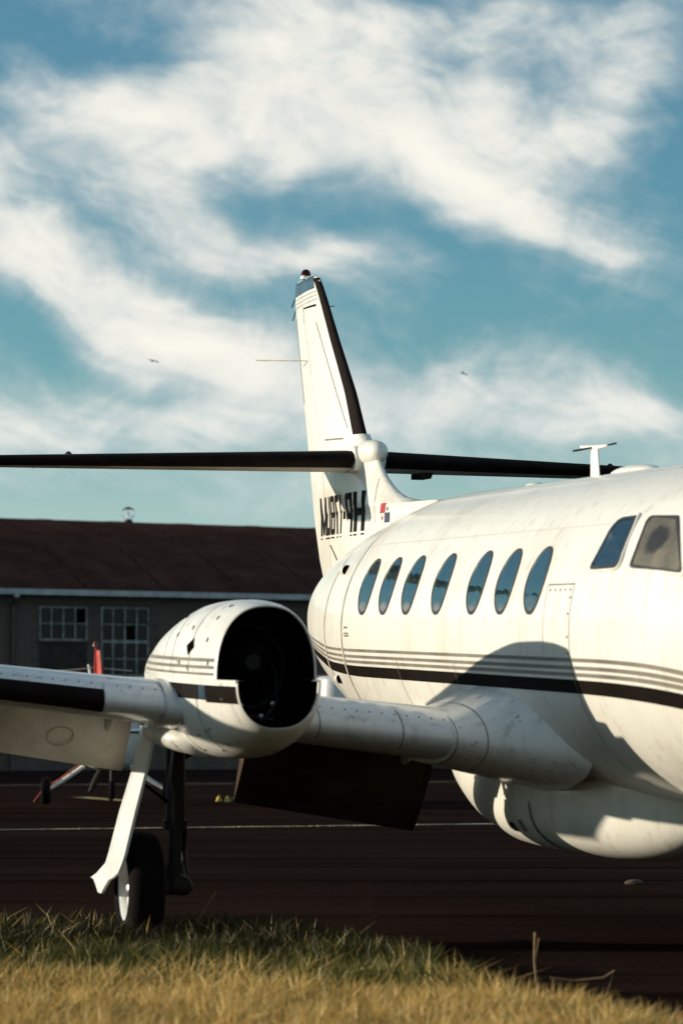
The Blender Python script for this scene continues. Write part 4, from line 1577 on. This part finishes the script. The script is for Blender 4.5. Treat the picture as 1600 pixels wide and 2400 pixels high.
# ---- main landing gear
WB, WS, WC = 2.93, 1.84, -1.628
for side in (1, -1):
    z_ax = WC
    # parts built about the near side and mirrored
    prof = [(-0.105, 0.20), (-0.112, 0.25), (-0.108, 0.30), (-0.09, 0.335), (-0.05, 0.352), (0.0, 0.355), (0.05, 0.352), (0.09, 0.335), (0.108, 0.30), (0.112, 0.25), (0.105, 0.20)]
    V, Fc = lathe(prof, 'y', 48, (WS, WB * side, z_ax))
    n_ = 48
    Fc = Fc[:-2]
    V = list(V)
    wheel = thing_part = bpy.data.objects.new('wheel', None)
    COL.objects.link(wheel)
    wheel.parent = ship
    tyre = fixn(mesh('tyre', V, Fc, 'rubber', wheel, angle=50))
    for off in (-0.035, 0.0, 0.035):
        pass
    rim = mesh('rim', *lathe([(-0.10, 0.205), (-0.085, 0.185), (-0.05, 0.175), (-0.03, 0.10), (-0.045, 0.05), (0.045, 0.05), (0.03, 0.10), (0.05, 0.175), (0.085, 0.185), (0.10, 0.205), (0.06, 0.19), (-0.06, 0.19), (-0.10, 0.205)], 'y', 40, (WS, WB * side, z_ax)), 'plane_white', wheel, angle=40)
    fixn(rim)
    mesh('hub_cap', *lathe([(-0.02, 0.05), (0.07, 0.048), (0.085, 0.03), (0.088, 0.004)] if side > 0 else [(-0.088, 0.004), (-0.085, 0.03), (-0.07, 0.048), (0.02, 0.05)], 'y', 20, (WS, WB * side, z_ax)), 'metal', wheel)
    for k in range(8):
        a = 2 * math.pi * k / 8
        mesh('wheel_bolt', *lathe([(0.028 * side, 0.009), (0.05 * side, 0.009)], 'y', 6, (WS + 0.08 * math.cos(a), WB * side, z_ax + 0.08 * math.sin(a))), 'metal', wheel)
    sb = 2.69 * side
    leg = mesh('landing_gear_leg', *tube([(WS + 0.10, sb, -0.55), (WS + 0.10, sb, -0.95), (WS + 0.10, sb, -1.25)], 0.062, 18), 'darkmetal', ship)
    mesh('oleo', *tube([(WS + 0.10, sb, -1.2), (WS + 0.09, sb, -1.52)], 0.042, 16), 'darkmetal', leg)
    mesh('leg_collar', *lathe([(-0.03, 0.078), (0.03, 0.078)], 'z', 18, (WS + 0.10, sb, -1.24)), 'darkmetal', leg)
    mesh('axle', *tube([(WS + 0.02, sb - 0.04 * side, z_ax), (WS, WB * side, z_ax)], 0.045, 14), 'darkmetal', leg)
    v, f = join(tube([(WS + 0.09, sb, -1.50), (WS + 0.04, sb, -1.64)], [0.06, 0.075], 14), tube([(WS - 0.02, sb - 0.09 * side, -1.63), (WS - 0.02, sb - 0.08 * side, -1.63), (WS, sb - 0.05 * side, -1.62), (WS + 0.02, sb + 0.02 * side, -1.60)], [0.012, 0.040, 0.062, 0.075], 14))
    mesh('axle_housing', v, f, 'darkmetal', leg)
    for q in range(2):
        a, b_ = (WS + 0.14, sb - 0.06 * side, -1.24), (WS + 0.30, sb - 0.09 * side, -1.42)
        if q:
            a, b_ = (WS + 0.30, sb - 0.09 * side, -1.42), (WS + 0.12, sb - 0.08 * side, -1.60)
        mesh('torque_link', *tube([a, b_], [0.03, 0.022], 8), 'darkmetal', leg)
    mesh('side_stay', *tube([(WS + 0.12, sb, -0.85), (WS + 0.25, 2.3 * side, -0.62)], 0.024, 10), 'soot', leg)
    for k, dx in enumerate((-0.03, -0.005, 0.025)):
        mesh('brake_hose', *tube([(WS + 0.03 + dx, sb + 0.03 * side, -0.75), (WS + 0.02 + dx, sb + 0.05 * side, -0.95), (WS + 0.03 + dx, sb + (0.03 + 0.01 * k) * side, -1.05), (WS + 0.03 + dx, sb + 0.03 * side, -1.22)], 0.007, 6), 'hose', leg)
    # leg door: long plate hung outboard, fishtail foot
    rows_ = [(-0.603, -0.621, 2.890, 1.559, 2.085), (-0.759, -0.781, 2.930, 1.535, 2.035), (-0.904, -0.929, 2.960, 1.552, 2.041), (-1.125, -1.160, 3.020, 1.530, 2.089), (-1.385, -1.431, 3.080, 1.534, 2.134), (-1.446, -1.494, 3.095, 1.550, 2.154), (-1.510, -1.577, 3.110, 1.597, 2.401), (-1.569, -1.640, 3.120, 1.735, 2.570)]
    V = []
    for k_, (cF, cR, b_, s0, s1) in enumerate(rows_):
        nseg = 8
        for j in range(nseg + 1):
            u = j / nseg
            s = s0 + (s1 - s0) * u
            bow = 0.02 * (1 - (2 * u - 1) ** 2)
            cc_ = cF + (cR - cF) * u
            if k_ == len(rows_) - 1:
                cc_ -= 0.105 * math.exp(-((u - 0.42) / 0.22) ** 2) - 0.02
            V.append((s, (b_ + bow) * side, cc_))
    w = 9
    n1 = len(V)
    V += [(p[0] + 0.0, p[1] - 0.018 * side, p[2]) for p in V]
    Fc = []
    m_ = len(rows_)
    for i in range(m_ - 1):
        for j in range(w - 1):
            q = (i * w + j, (i + 1) * w + j, (i + 1) * w + j + 1, i * w + j + 1)
            Fc += [q, tuple(k + n1 for k in q[::-1])]
    for i in range(m_ - 1):
        for j in (0, w - 1):
            Fc.append((i * w + j, (i + 1) * w + j, (i + 1) * w + j + n1, i * w + j + n1))
    for j in range(w - 1):
        for i in (0, m_ - 1):
            Fc.append((i * w + j, i * w + j + 1, i * w + j + 1 + n1, i * w + j + n1))
    door = fixn(mesh('gear_door', V, Fc, 'plane_white', ship, angle=35))
    for c_ in (-1.02, -1.14):
        b_ = float(np.interp(-c_, [0.78, 1.49], [2.93, 3.095]))
        s0, s1 = 1.55, 2.02
        V = []
        for j in range(9):
            u = j / 8
            bow = 0.02 * (1 - (2 * u - 1) ** 2) + 0.004
            cc_ = c_ - 0.07 * (1 - u)
            V += [(s0 + (s1 - s0) * u, (b_ + (c_ - cc_) * 0.22 + bow) * side, cc_), (s0 + (s1 - s0) * u, (b_ + (c_ - cc_) * 0.22 + bow) * side, cc_ - 0.006)]
        flip_if_needed(mesh('door_crease', V, [(2 * i, 2 * i + 1, 2 * i + 3, 2 * i + 2) for i in range(8)], 'paleline', door, smooth=False), (0, side, 0))
    mesh('door_strut', *tube([(1.80, 2.95 * side, -0.95), (WS + 0.08, sb + 0.05 * side, -1.10)], 0.010, 8), 'soot', door)

# ---- nose gear
ng = mesh('nose_gear_leg', *tube([(-3.3, 0, -0.8), (-3.25, 0, -1.45)], 0.05, 14), 'metal', ship)
for sd in (-1, 1):
    wheel = bpy.data.objects.new('wheel', None)
    COL.objects.link(wheel)
    wheel.parent = ship
    zc = -1.564
    v, f = lathe([(-0.05, 0.11), (-0.062, 0.16), (-0.05, 0.205), (0.0, 0.22), (0.05, 0.205), (0.062, 0.16), (0.05, 0.11)], 'y', 32, (-3.25, sd * 0.13, zc))
    fixn(mesh('tyre', v, f[:-2], 'rubber', wheel))
    mesh('rim', *lathe([(-0.045, 0.115), (-0.02, 0.09), (-0.02, 0.02), (0.02, 0.02), (0.02, 0.09), (0.045, 0.115)], 'y', 24, (-3.25, sd * 0.13, zc)), 'plane_white', wheel)
mesh('axle', *tube([(-3.25, -0.13, -1.564), (-3.25, 0.13, -1.564)], 0.025, 10), 'metal', ng)
mesh('fork', *tube([(-3.25, 0, -1.40), (-3.25, 0, -1.564)], 0.04, 10), 'metal', ng)

# ================================================================== OTHER THINGS ON THE APRON
# ---- parked light plane seen tail first beyond the near wing
lp0 = np.array([-4.08, 52.35])
tail = np.array([-3.90, 47.6])
dirv = (tail - lp0) / np.linalg.norm(tail - lp0)      # towards the tail
lp = thing('light_airplane', 'small red and white light plane parked beyond the near wing, red fin showing', 'airplane', (lp0[0], lp0[1], 0), math.atan2(dirv[1], dirv[0]))
# local: x towards tail, y to the right of that, z up
fsec = [(-2.6, .20, .75, 1.15), (-2.3, .42, .62, 1.32), (-1.2, .52, .58, 1.45), (-0.9, .55, .58, 1.95), (0.4, .55, .60, 2.05), (1.4, .42, .68, 1.85), (2.6, .26, .85, 1.50), (4.9, .08, 1.05, 1.35)]
secs_ = []
fsm = [pchip([q[0] for q in fsec], [q[i] for q in fsec]) for i in (1, 2, 3)]
for x in np.linspace(-2.6, 4.9, 30):
    hw, z0, z1 = (g_(x) for g_ in fsm)
    secs_.append([(x, math.copysign(abs(math.cos(a)) ** 0.75, math.cos(a)) * hw, (z0 + z1) / 2 + (z1 - z0) / 2 * math.copysign(abs(math.sin(a)) ** 0.75, math.sin(a))) for a in np.linspace(0, 2 * math.pi, 28, endpoint=False)])
v, f = loft(secs_)
lf_ = fixn(mesh('fuselage', v, f, 'plane_white', lp))
for sgn in (1, -1):
    secs_ = []
    for y, k in ((0.3, 1.0), (2.6, 1.0), (3.4, 0.95)):
        secs_.append([(-0.85 + 1.55 * k * x, y * sgn, 2.09 + 0.03 * y * 0.5 + 1.55 * k * yy) for x, yy in foil(0.12, 14, 0, 1, 0.02)])
    v, f = loft(secs_)
    wg = fixn(mesh('wing', v, f, 'plane_white', lp))
    secs_ = []
    for y, k in ((3.404, 0.95), (4.6, 0.8), (5.3, 0.72), (5.38, 0.55)):
        secs_.append([(-0.85 + 1.55 * k * x, y * sgn, 2.09 + 0.03 * y * 0.5 + 1.55 * k * yy * (1 if y < 5.35 else 0.3)) for x, yy in foil(0.12, 14, 0, 1, 0.02)])
    v, f = loft(secs_)
    fixn(mesh('wing_tip', v, f, 'maroon', wg))
    secs_ = [[(4.0 + 0.95 * k * x, y * sgn, 1.28 + 0.95 * k * yy) for x, yy in foil(0.10, 10)] for y, k in ((0.05, 1.0), (1.6, 0.7))]
    v, f = loft(secs_)
    fixn(mesh('tailplane', v, f, 'plane_white', lp))
    mesh('gear_leg', *tube([(0.25, 0.40 * sgn, 0.66), (0.22, 0.75 * sgn, 0.42), (0.2, 1.0 * sgn, 0.27)], [0.045, 0.038, 0.032], 8), 'plane_white', lp)
    wheel = bpy.data.objects.new('wheel', None)
    COL.objects.link(wheel)
    wheel.parent = lp
    v, f = lathe([(-0.07, 0.11), (-0.085, 0.17), (-0.06, 0.225), (0, 0.24), (0.06, 0.225), (0.085, 0.17), (0.07, 0.11)], 'y', 30, (0.2, 1.05 * sgn, 0.24))
    fixn(mesh('tyre', v, f[:-2], 'rubber', wheel))
    mesh('rim', *lathe([(-0.07, 0.125), (-0.03, 0.10), (-0.02, 0.03), (0.02, 0.03), (0.03, 0.10), (0.07, 0.125)], 'y', 24, (0.2, 1.05 * sgn, 0.24)), 'plane_white', wheel)
secs_ = []
for z, x0, x1, t_ in ((1.15, 3.7, 4.95, 0.10), (1.6, 4.05, 5.0, 0.09), (2.2, 4.45, 5.08, 0.07), (2.58, 4.72, 5.12, 0.05), (2.63, 4.80, 5.08, 0.02)):
    secs_.append([(x0 + (x1 - x0) * x, yy * (x1 - x0) * t_ / 0.1 * 1.6, z) for x, yy in foil(0.10, 12)])
v, f = loft(secs_)
lfin = fixn(mesh('fin', v, f, 'red', lp))
secs_ = []
for z, x0, ch in ((1.30, 4.90, 0.34), (1.9, 4.98, 0.27), (2.3, 5.04, 0.21), (2.55, 5.08, 0.16)):
    secs_.append([(x0 + ch * x * math.cos(R(28)) + 0.5 * ch * yy * math.sin(R(28)), (ch * x * math.sin(R(28))) + 0.5 * ch * yy * math.cos(R(28)), z) for x, yy in foil(0.2, 10)])
v, f = loft(secs_)
fixn(mesh('rudder', v, f, 'red', lfin))
mesh('beacon', *lathe([(0, 0.05), (0.05, 0.045), (0.08, 0.02)], 'z', 12, (4.93, 0, 2.62)), 'maroon', lfin)
v, f = box(5.09, 5.16, -0.11, -0.05, 2.15, 2.42)
v, f = loft([[(5.0, 0.075 + 0.03 * math.cos(a), z), ] if False else [(5.0 + 0.05 * math.cos(a), 0.09 + 0.035 * math.sin(a), z) for a in np.linspace(0, 2 * math.pi, 10, endpoint=False)] for z in (1.95, 2.0, 2.3, 2.36)])
fixn(mesh('horn_balance', v, f, 'maroon', lfin))
for sgn in (1, -1):
    mesh('whisker_antenna', *tube([(4.9, 0.02 * sgn, 2.28), (4.98, 0.16 * sgn, 2.265), (4.9, 0.58 * sgn, 2.23)], 0.009, 6), 'palestrip', lfin)
mesh('antenna', *tube([(0.6, -0.25, 2.05), (0.5, -0.32, 2.42)], [0.03, 0.018], 8), 'plane_white', lp)
wheel = bpy.data.objects.new('wheel', None)
COL.objects.link(wheel)
wheel.parent = lp
v, f = lathe([(-0.05, 0.09), (-0.06, 0.14), (0, 0.19), (0.06, 0.14), (0.05, 0.09)], 'y', 24, (-1.75, 0, 0.19))
fixn(mesh('tyre', v, f[:-2], 'rubber', wheel))
mesh('nose_strut', *tube([(-1.75, 0, 0.2), (-1.8, 0, 0.75)], 0.03, 8), 'darkmetal', lp)
for k in range(2):
    a = R(62 + 180 * k)
    d = Vector((0, math.cos(a), math.sin(a)))
    mesh('propeller_blade', *loft([[Vector((-2.72 + 0.02 * math.cos(t_), 0, 0.96)) + d * r_ + d.cross(Vector((1, 0, 0))) * w_ * math.sin(t_) for t_ in np.linspace(0, 2 * math.pi, 8, endpoint=False)] for r_, w_ in ((0.05, 0.05), (0.35, 0.075), (0.7, 0.065), (0.92, 0.03))]), 'darkmetal', lp)

# ---- tie-down rope by its wheel
pts = [(-5.55, 52.6, 0.30), (-5.30, 52.2, 0.42), (-4.95, 51.6, 0.58), (-4.60, 51.0, 0.78)]
pts = [(-5.45, 53.2, 0.02), (-5.25, 52.9, 0.26), (-4.9, 52.3, 0.44), (-4.5, 51.7, 0.72), (-4.3, 51.4, 0.90)]
rp = tag(mesh('rope', *tube(pts, 0.009, 8), 'rope'), 'orange tie-down rope rising from the tarmac beside the light plane wheel', 'rope')

# ---- yellow chocks on the tarmac
for i, (x, y, lab) in enumerate(((-2.21, 54.2, 'yellow wheel chock on the tarmac nearer the landing gear leg'), (-2.05, 54.0, 'yellow wheel chock beside the board on the tarmac'))):
    ck = thing('wheel_chock', lab, 'wheel chock', (x, y, 0), R(20), 'yellow chocks on the apron')
    v, f = loft([[(-0.05, q, 0.0), (0.05, q, 0.0), (0.02, q, 0.08), (-0.02, q, 0.08)] for q in (-0.04, 0.04)])
    fixn(mesh('wedge', v, f, 'yellow', ck, smooth=False))
    mesh('handle', *tube([(0, -0.025, 0.075), (0, -0.025, 0.10), (0, 0.025, 0.10), (0, 0.025, 0.075)], 0.006, 6), 'yellow', ck)
v, f = join(box(-0.75, 0.75, -0.09, 0.09, 0.0, 0.06))
bd = mesh('plank', v, f, 'wood', smooth=False, loc=(-1.35, 54.3, 0.0))
bd.rotation_euler = (0, 0, R(4))
tag(bd, 'weathered plank lying on the tarmac next to the yellow chocks', 'plank')

# ---- white service cart glimpsed between nacelle and fuselage
cart = thing('service_cart', 'white rounded service cart seen between the nacelle and the fuselage', 'cart', (0.10, 50.0, 0), R(8))
secs_ = []
for z, k in ((0.55, 0.80), (0.62, 0.97), (0.9, 1.0), (1.9, 1.0), (2.12, 0.96), (2.18, 0.80)):
    secs_.append([(0.55 * k * math.copysign(abs(math.cos(a)) ** 0.4, math.cos(a)), 0.75 * k * math.copysign(abs(math.sin(a)) ** 0.4, math.sin(a)), z) for a in np.linspace(0, 2 * math.pi, 32, endpoint=False)])
v, f = loft(secs_)
fixn(mesh('body', v, f, 'plane_white', cart))
mesh('chassis', *box(-0.5, 0.5, -0.65, 0.65, 0.40, 0.545), 'darkmetal', cart, smooth=False)
for sx in (-0.5, 0.5):
    for sy in (-0.45, 0.45):
        wheel = mesh('wheel', *lathe([(-0.06, 0.05), (-0.07, 0.2), (-0.04, 0.24), (0.04, 0.24), (0.07, 0.2), (0.06, 0.05)], 'x', 20, (sx, sy, 0.24)), 'rubber', cart)
mesh('tow_bar', *tube([(0, -0.65, 0.45), (0, -1.4, 0.30)], 0.03, 8), 'darkmetal', cart)
mesh('panel', *box(-0.40, 0.40, -0.765, -0.752, 0.95, 1.6), 'maroon', cart, smooth=False)

# ---- broken concrete lump on the tarmac
def lump(r_, seed):
    bm = bmesh.new()
    bmesh.ops.create_icosphere(bm, subdivisions=2, radius=1)
    g_ = np.random.default_rng(seed)
    for v_ in bm.verts:
        k = 1 + g_.uniform(-0.22, 0.22)
        v_.co = Vector((v_.co.x * r_[0] * k, v_.co.y * r_[1] * k, max(-0.4, v_.co.z) * r_[2] * k))
    me = bpy.data.meshes.new('concrete_lump')
    bm.to_mesh(me)
    bm.free()
    me.materials.append(M['stone'])
    return me


o = link('concrete_lump', lump((0.085, 0.06, 0.028), 3), None, (2.53, 26.0, 0.012))
tag(o, 'flat broken lump of concrete lying on the dark tarmac under the nose', 'debris')

# ---- birds
for i, (loc, lab, rz, bank) in enumerate((((2.85, 69.6, 9.60), 'dark bird flying in the sky above the cabin roof', 0.6, 0.5), ((-4.40, 69.6, 9.89), 'small dark bird flying in the sky above the near tailplane half', 2.2, 0.15))):
    bd = thing('bird', lab, 'bird', loc, rz, 'birds in the sky')
    bd.rotation_euler = (bank, 0.1, rz)
    bd.scale = (0.6, 0.6, 0.6)
    V, Fc = loft([[(x, r_ * math.cos(a), r_ * 0.9 * math.sin(a)) for a in np.linspace(0, 2 * math.pi, 10, endpoint=False)] for x, r_ in ((-0.11, 0.004), (-0.085, 0.014), (-0.06, 0.022), (-0.03, 0.018), (0.02, 0.028), (0.08, 0.018), (0.14, 0.006))])
    tl = box(0.12, 0.20, -0.022, 0.022, -0.003, 0.003)
    wgs = []
    for sgn in (1, -1):
        pr_ = [((-0.03, 0.02 * sgn, 0.0), (0.06, 0.02 * sgn, 0.0)), ((-0.05, 0.10 * sgn, 0.035), (0.05, 0.10 * sgn, 0.03)), ((-0.02, 0.19 * sgn, 0.02), (0.05, 0.18 * sgn, 0.015)), ((0.05, 0.27 * sgn, 0.0), (0.06, 0.265 * sgn, 0.0))]
        vv = []
        for a_, b_ in pr_:
            vv += [a_, b_, (a_[0], a_[1], a_[2] - 0.006), (b_[0], b_[1], b_[2] - 0.006)]
        ff = []
        for q in range(3):
            k = 4 * q
            ff += [(k, k + 1, k + 5, k + 4), (k + 2, k + 6, k + 7, k + 3), (k, k + 4, k + 6, k + 2), (k + 1, k + 3, k + 7, k + 5)]
        wgs.append((vv, ff))
    fixn(mesh('body', *join((V, Fc), tl, *wgs), 'bird', bd))

# ================================================================== GRASS
def blades(name, P, H_, lean, colr, width=0.0045, parent=None):
    """P (n,2), H_ (n,), lean (n,2) tip offset, colr (n,3)"""
    n_ = len(P)
    ang = rng.uniform(0, math.pi, n_)
    wx, wy = np.cos(ang) * width, np.sin(ang) * width
    base = np.column_stack([P, np.full(n_, 0.0)])
    mid = base + np.column_stack([lean * 0.30, H_ * 0.55])
    tip = base + np.column_stack([lean, H_ * (1 - 0.25 * np.minimum(1, np.linalg.norm(lean, axis=1) / H_))])
    off = np.column_stack([wx, wy, np.zeros(n_)])
    V = np.empty((n_, 5, 3))
    V[:, 0] = base - off
    V[:, 1] = base + off
    V[:, 2] = mid - off * 0.8
    V[:, 3] = mid + off * 0.8
    V[:, 4] = tip
    me = bpy.data.meshes.new(name)
    me.vertices.add(n_ * 5)
    me.vertices.foreach_set('co', V.reshape(-1))
    idx = np.arange(n_)[:, None] * 5
    loops = np.concatenate([idx + np.array([[0, 1, 3]]), idx + np.array([[0, 3, 2]]), idx + np.array([[2, 3, 4]])], axis=1).reshape(-1)
    me.loops.add(len(loops))
    me.loops.foreach_set('vertex_index', loops.astype(np.int32))
    nf = n_ * 3
    me.polygons.add(nf)
    me.polygons.foreach_set('loop_start', (np.arange(nf) * 3).astype(np.int32))
    try:
        me.polygons.foreach_set('loop_total', np.full(nf, 3, np.int32))
    except Exception:
        pass
    at = me.color_attributes.new('blade', 'FLOAT_COLOR', 'POINT')
    c4 = np.ones((n_, 5, 4))
    c4[:, :, :3] = colr[:, None, :]
    at.data.foreach_set('color', c4.reshape(-1))
    me.materials.append(M['grass'])
    me.update()
    me.validate()
    return link(name, me, parent)


DRY = np.array([[0.80, 0.52, 0.17], [0.92, 0.66, 0.28], [0.58, 0.35, 0.09], [0.34, 0.25, 0.06]])
GRN = np.array([[0.050, 0.056, 0.011], [0.085, 0.090, 0.018], [0.20, 0.18, 0.040], [0.024, 0.024, 0.007]])


def vnoise(x, y, f, seed):
    g_ = np.random.default_rng(seed)
    t_ = g_.uniform(0, 1, (64, 64))
    X, Y = (x * f) % 64, (y * f) % 64
    i, j = np.floor(X).astype(int), np.floor(Y).astype(int)
    u, w_ = X - i, Y - j
    u, w_ = u * u * (3 - 2 * u), w_ * w_ * (3 - 2 * w_)
    i2, j2 = (i + 1) % 64, (j + 1) % 64
    return (t_[i % 64, j % 64] * (1 - u) * (1 - w_) + t_[i2, j % 64] * u * (1 - w_) + t_[i % 64, j2] * (1 - u) * w_ + t_[i2, j2] * u * w_)


def field(n_, x0, x1, y0, y1):
    x = rng.uniform(x0, x1, n_)
    y = rng.uniform(y0, y1, n_)
    vy = np.array([verge(q) for q in x])
    keep = y < vy + rng.normal(0, 0.12, n_)
    x, y, vy = x[keep], y[keep], vy[keep]
    d = vy - y
    # dry bank in front, short green sward towards the tarmac
    dry = np.clip((15.6 - y + 1.3 * (vnoise(x, y, 1.3, 5) - 0.5) * 2) / 1.9, 0, 1)
    dry = dry * dry * (3 - 2 * dry)
    isdry = rng.uniform(0, 1, len(x)) < 0.02 + 0.90 * dry
    clump = vnoise(x, y, 2.2, 9) * 0.6 + vnoise(x, y, 6.0, 11) * 0.4
    h = np.where(isdry, 0.11 + 0.17 * clump, 0.10 + 0.15 * clump) * rng.uniform(0.5, 1.25, len(x))
    h *= np.clip(0.5 + d / 0.7, 0.5, 1.0)
    a = rng.uniform(0, 2 * math.pi, len(x))
    m_ = h * rng.uniform(0.15, 1.0, len(x))
    lean = np.column_stack([np.cos(a) * m_ + 0.25 * h, np.sin(a) * m_])
    k = rng.integers(0, 4, len(x))
    colr = np.where(isdry[:, None], DRY[k], GRN[k]) * rng.uniform(0.65, 1.2, (len(x), 1))
    far = np.clip((y - 15.3) / 2.2, 0, 1)              # green blades go darker towards the tarmac
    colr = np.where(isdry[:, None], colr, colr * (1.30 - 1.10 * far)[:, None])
    return np.column_stack([x, y]), h, lean, colr


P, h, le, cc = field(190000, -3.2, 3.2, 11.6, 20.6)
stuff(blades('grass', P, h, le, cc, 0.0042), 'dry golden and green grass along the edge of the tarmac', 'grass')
P, h, le, cc = field(40000, -14, 10, 4.0, 20.8)
m_ = (np.abs(P[:, 0]) > 3.2) | (P[:, 1] < 11.6)
stuff(blades('grass', P[m_], h[m_] * 1.2, le[m_], cc[m_], 0.008), 'rough grass of the verge at both sides of the dry strip', 'grass')


def weeds_along(p0, p1, n_, hmin, hmax, spread, name, lab):
    u = rng.uniform(0, 1, n_)
    keep = vnoise(u * 40, u * 3, 1.0, 21) > 0.35
    u = u[keep]
    n_ = len(u)
    P = np.array(p0) + (np.array(p1) - np.array(p0)) * u[:, None] + rng.normal(0, spread, (n_, 2))
    h = rng.uniform(hmin, hmax, n_)
    a = rng.uniform(0, 2 * math.pi, n_)
    le = np.column_stack([np.cos(a), np.sin(a)]) * (h * rng.uniform(0.2, 0.9, n_))[:, None]
    k = rng.integers(0, 4, n_)
    colr = np.where((rng.uniform(0, 1, n_) < 0.6)[:, None], DRY[k], GRN[k] * 1.3)
    return stuff(blades(name, P, h, le, colr, 0.004), lab, 'weeds')


weeds_along((-8, 38.05), (9, 44.15), 1500, 0.008, 0.025, 0.06, 'weeds', 'low dry weeds growing along the long pavement joint')
# ---- single tall stems
def weed(name, lab, loc, pts, rad, mat, twigs=()):
    t_ = thing(name, lab, 'weed', loc)
    mesh('stem', *tube(pts, rad, 6), mat, t_)
    for q in twigs:
        mesh('twig', *tube(q, rad * 0.6 if not hasattr(rad, '__len__') else 0.003, 5), mat, t_)
    return t_


tw = []
for i in range(16):
    z = 0.06 + 0.018 * i
    a = i * 2.4
    r_ = 0.09 - 0.003 * i
    tw.append([(0.01 * math.sin(i), 0, z), (0.5 * r_ * math.cos(a), 0.5 * r_ * math.sin(a), z + 0.03), (r_ * math.cos(a), r_ * math.sin(a), z + 0.085)])
M['redstem'] = plain('reddish_stem', (0.16, 0.06, 0.03), 0.85, var=0.25, nscale=20)
weed('seedhead_weed', 'bushy reddish brown weed standing at the far edge of the grass', (0.17, 18.75, 0), [(0, 0, 0), (0.01, 0, 0.2), (0.0, 0, 0.38)], 0.004, 'redstem', tw)
weed('dry_stalk', 'single upright dry stalk standing alone on the dark tarmac edge', (1.02, 15.75, 0), [(0, 0, 0), (-0.012, 0.0, 0.14), (-0.008, 0.01, 0.29)], 0.006, 'stem', [[(-0.012, 0, 0.12), (0.0, 0.0, 0.2), (0.012, 0.0, 0.26)]])
weed('fallen_stalk', 'pale fallen stalk lying low across the grass edge at the lower right', (1.05, 15.2, 0), [(0, 0, 0.10), (0.12, 0, 0.085), (0.27, 0.0, 0.10), (0.325, 0.0, 0.135)], 0.005, 'stem', [[(0.32, 0, 0.13), (0.30, 0.0, 0.06), (0.28, 0.01, 0.0)], [(0.02, 0, 0.10), (0.0, 0, 0.03), (0.0, 0.01, 0.0)]])
weed('dry_stalk', 'thin leaning grass stalk rising behind the landing gear wheel', (-0.92, 18.7, 0), [(0, 0, 0), (0.03, 0, 0.16), (0.14, 0.0, 0.34)], 0.004, 'stem')
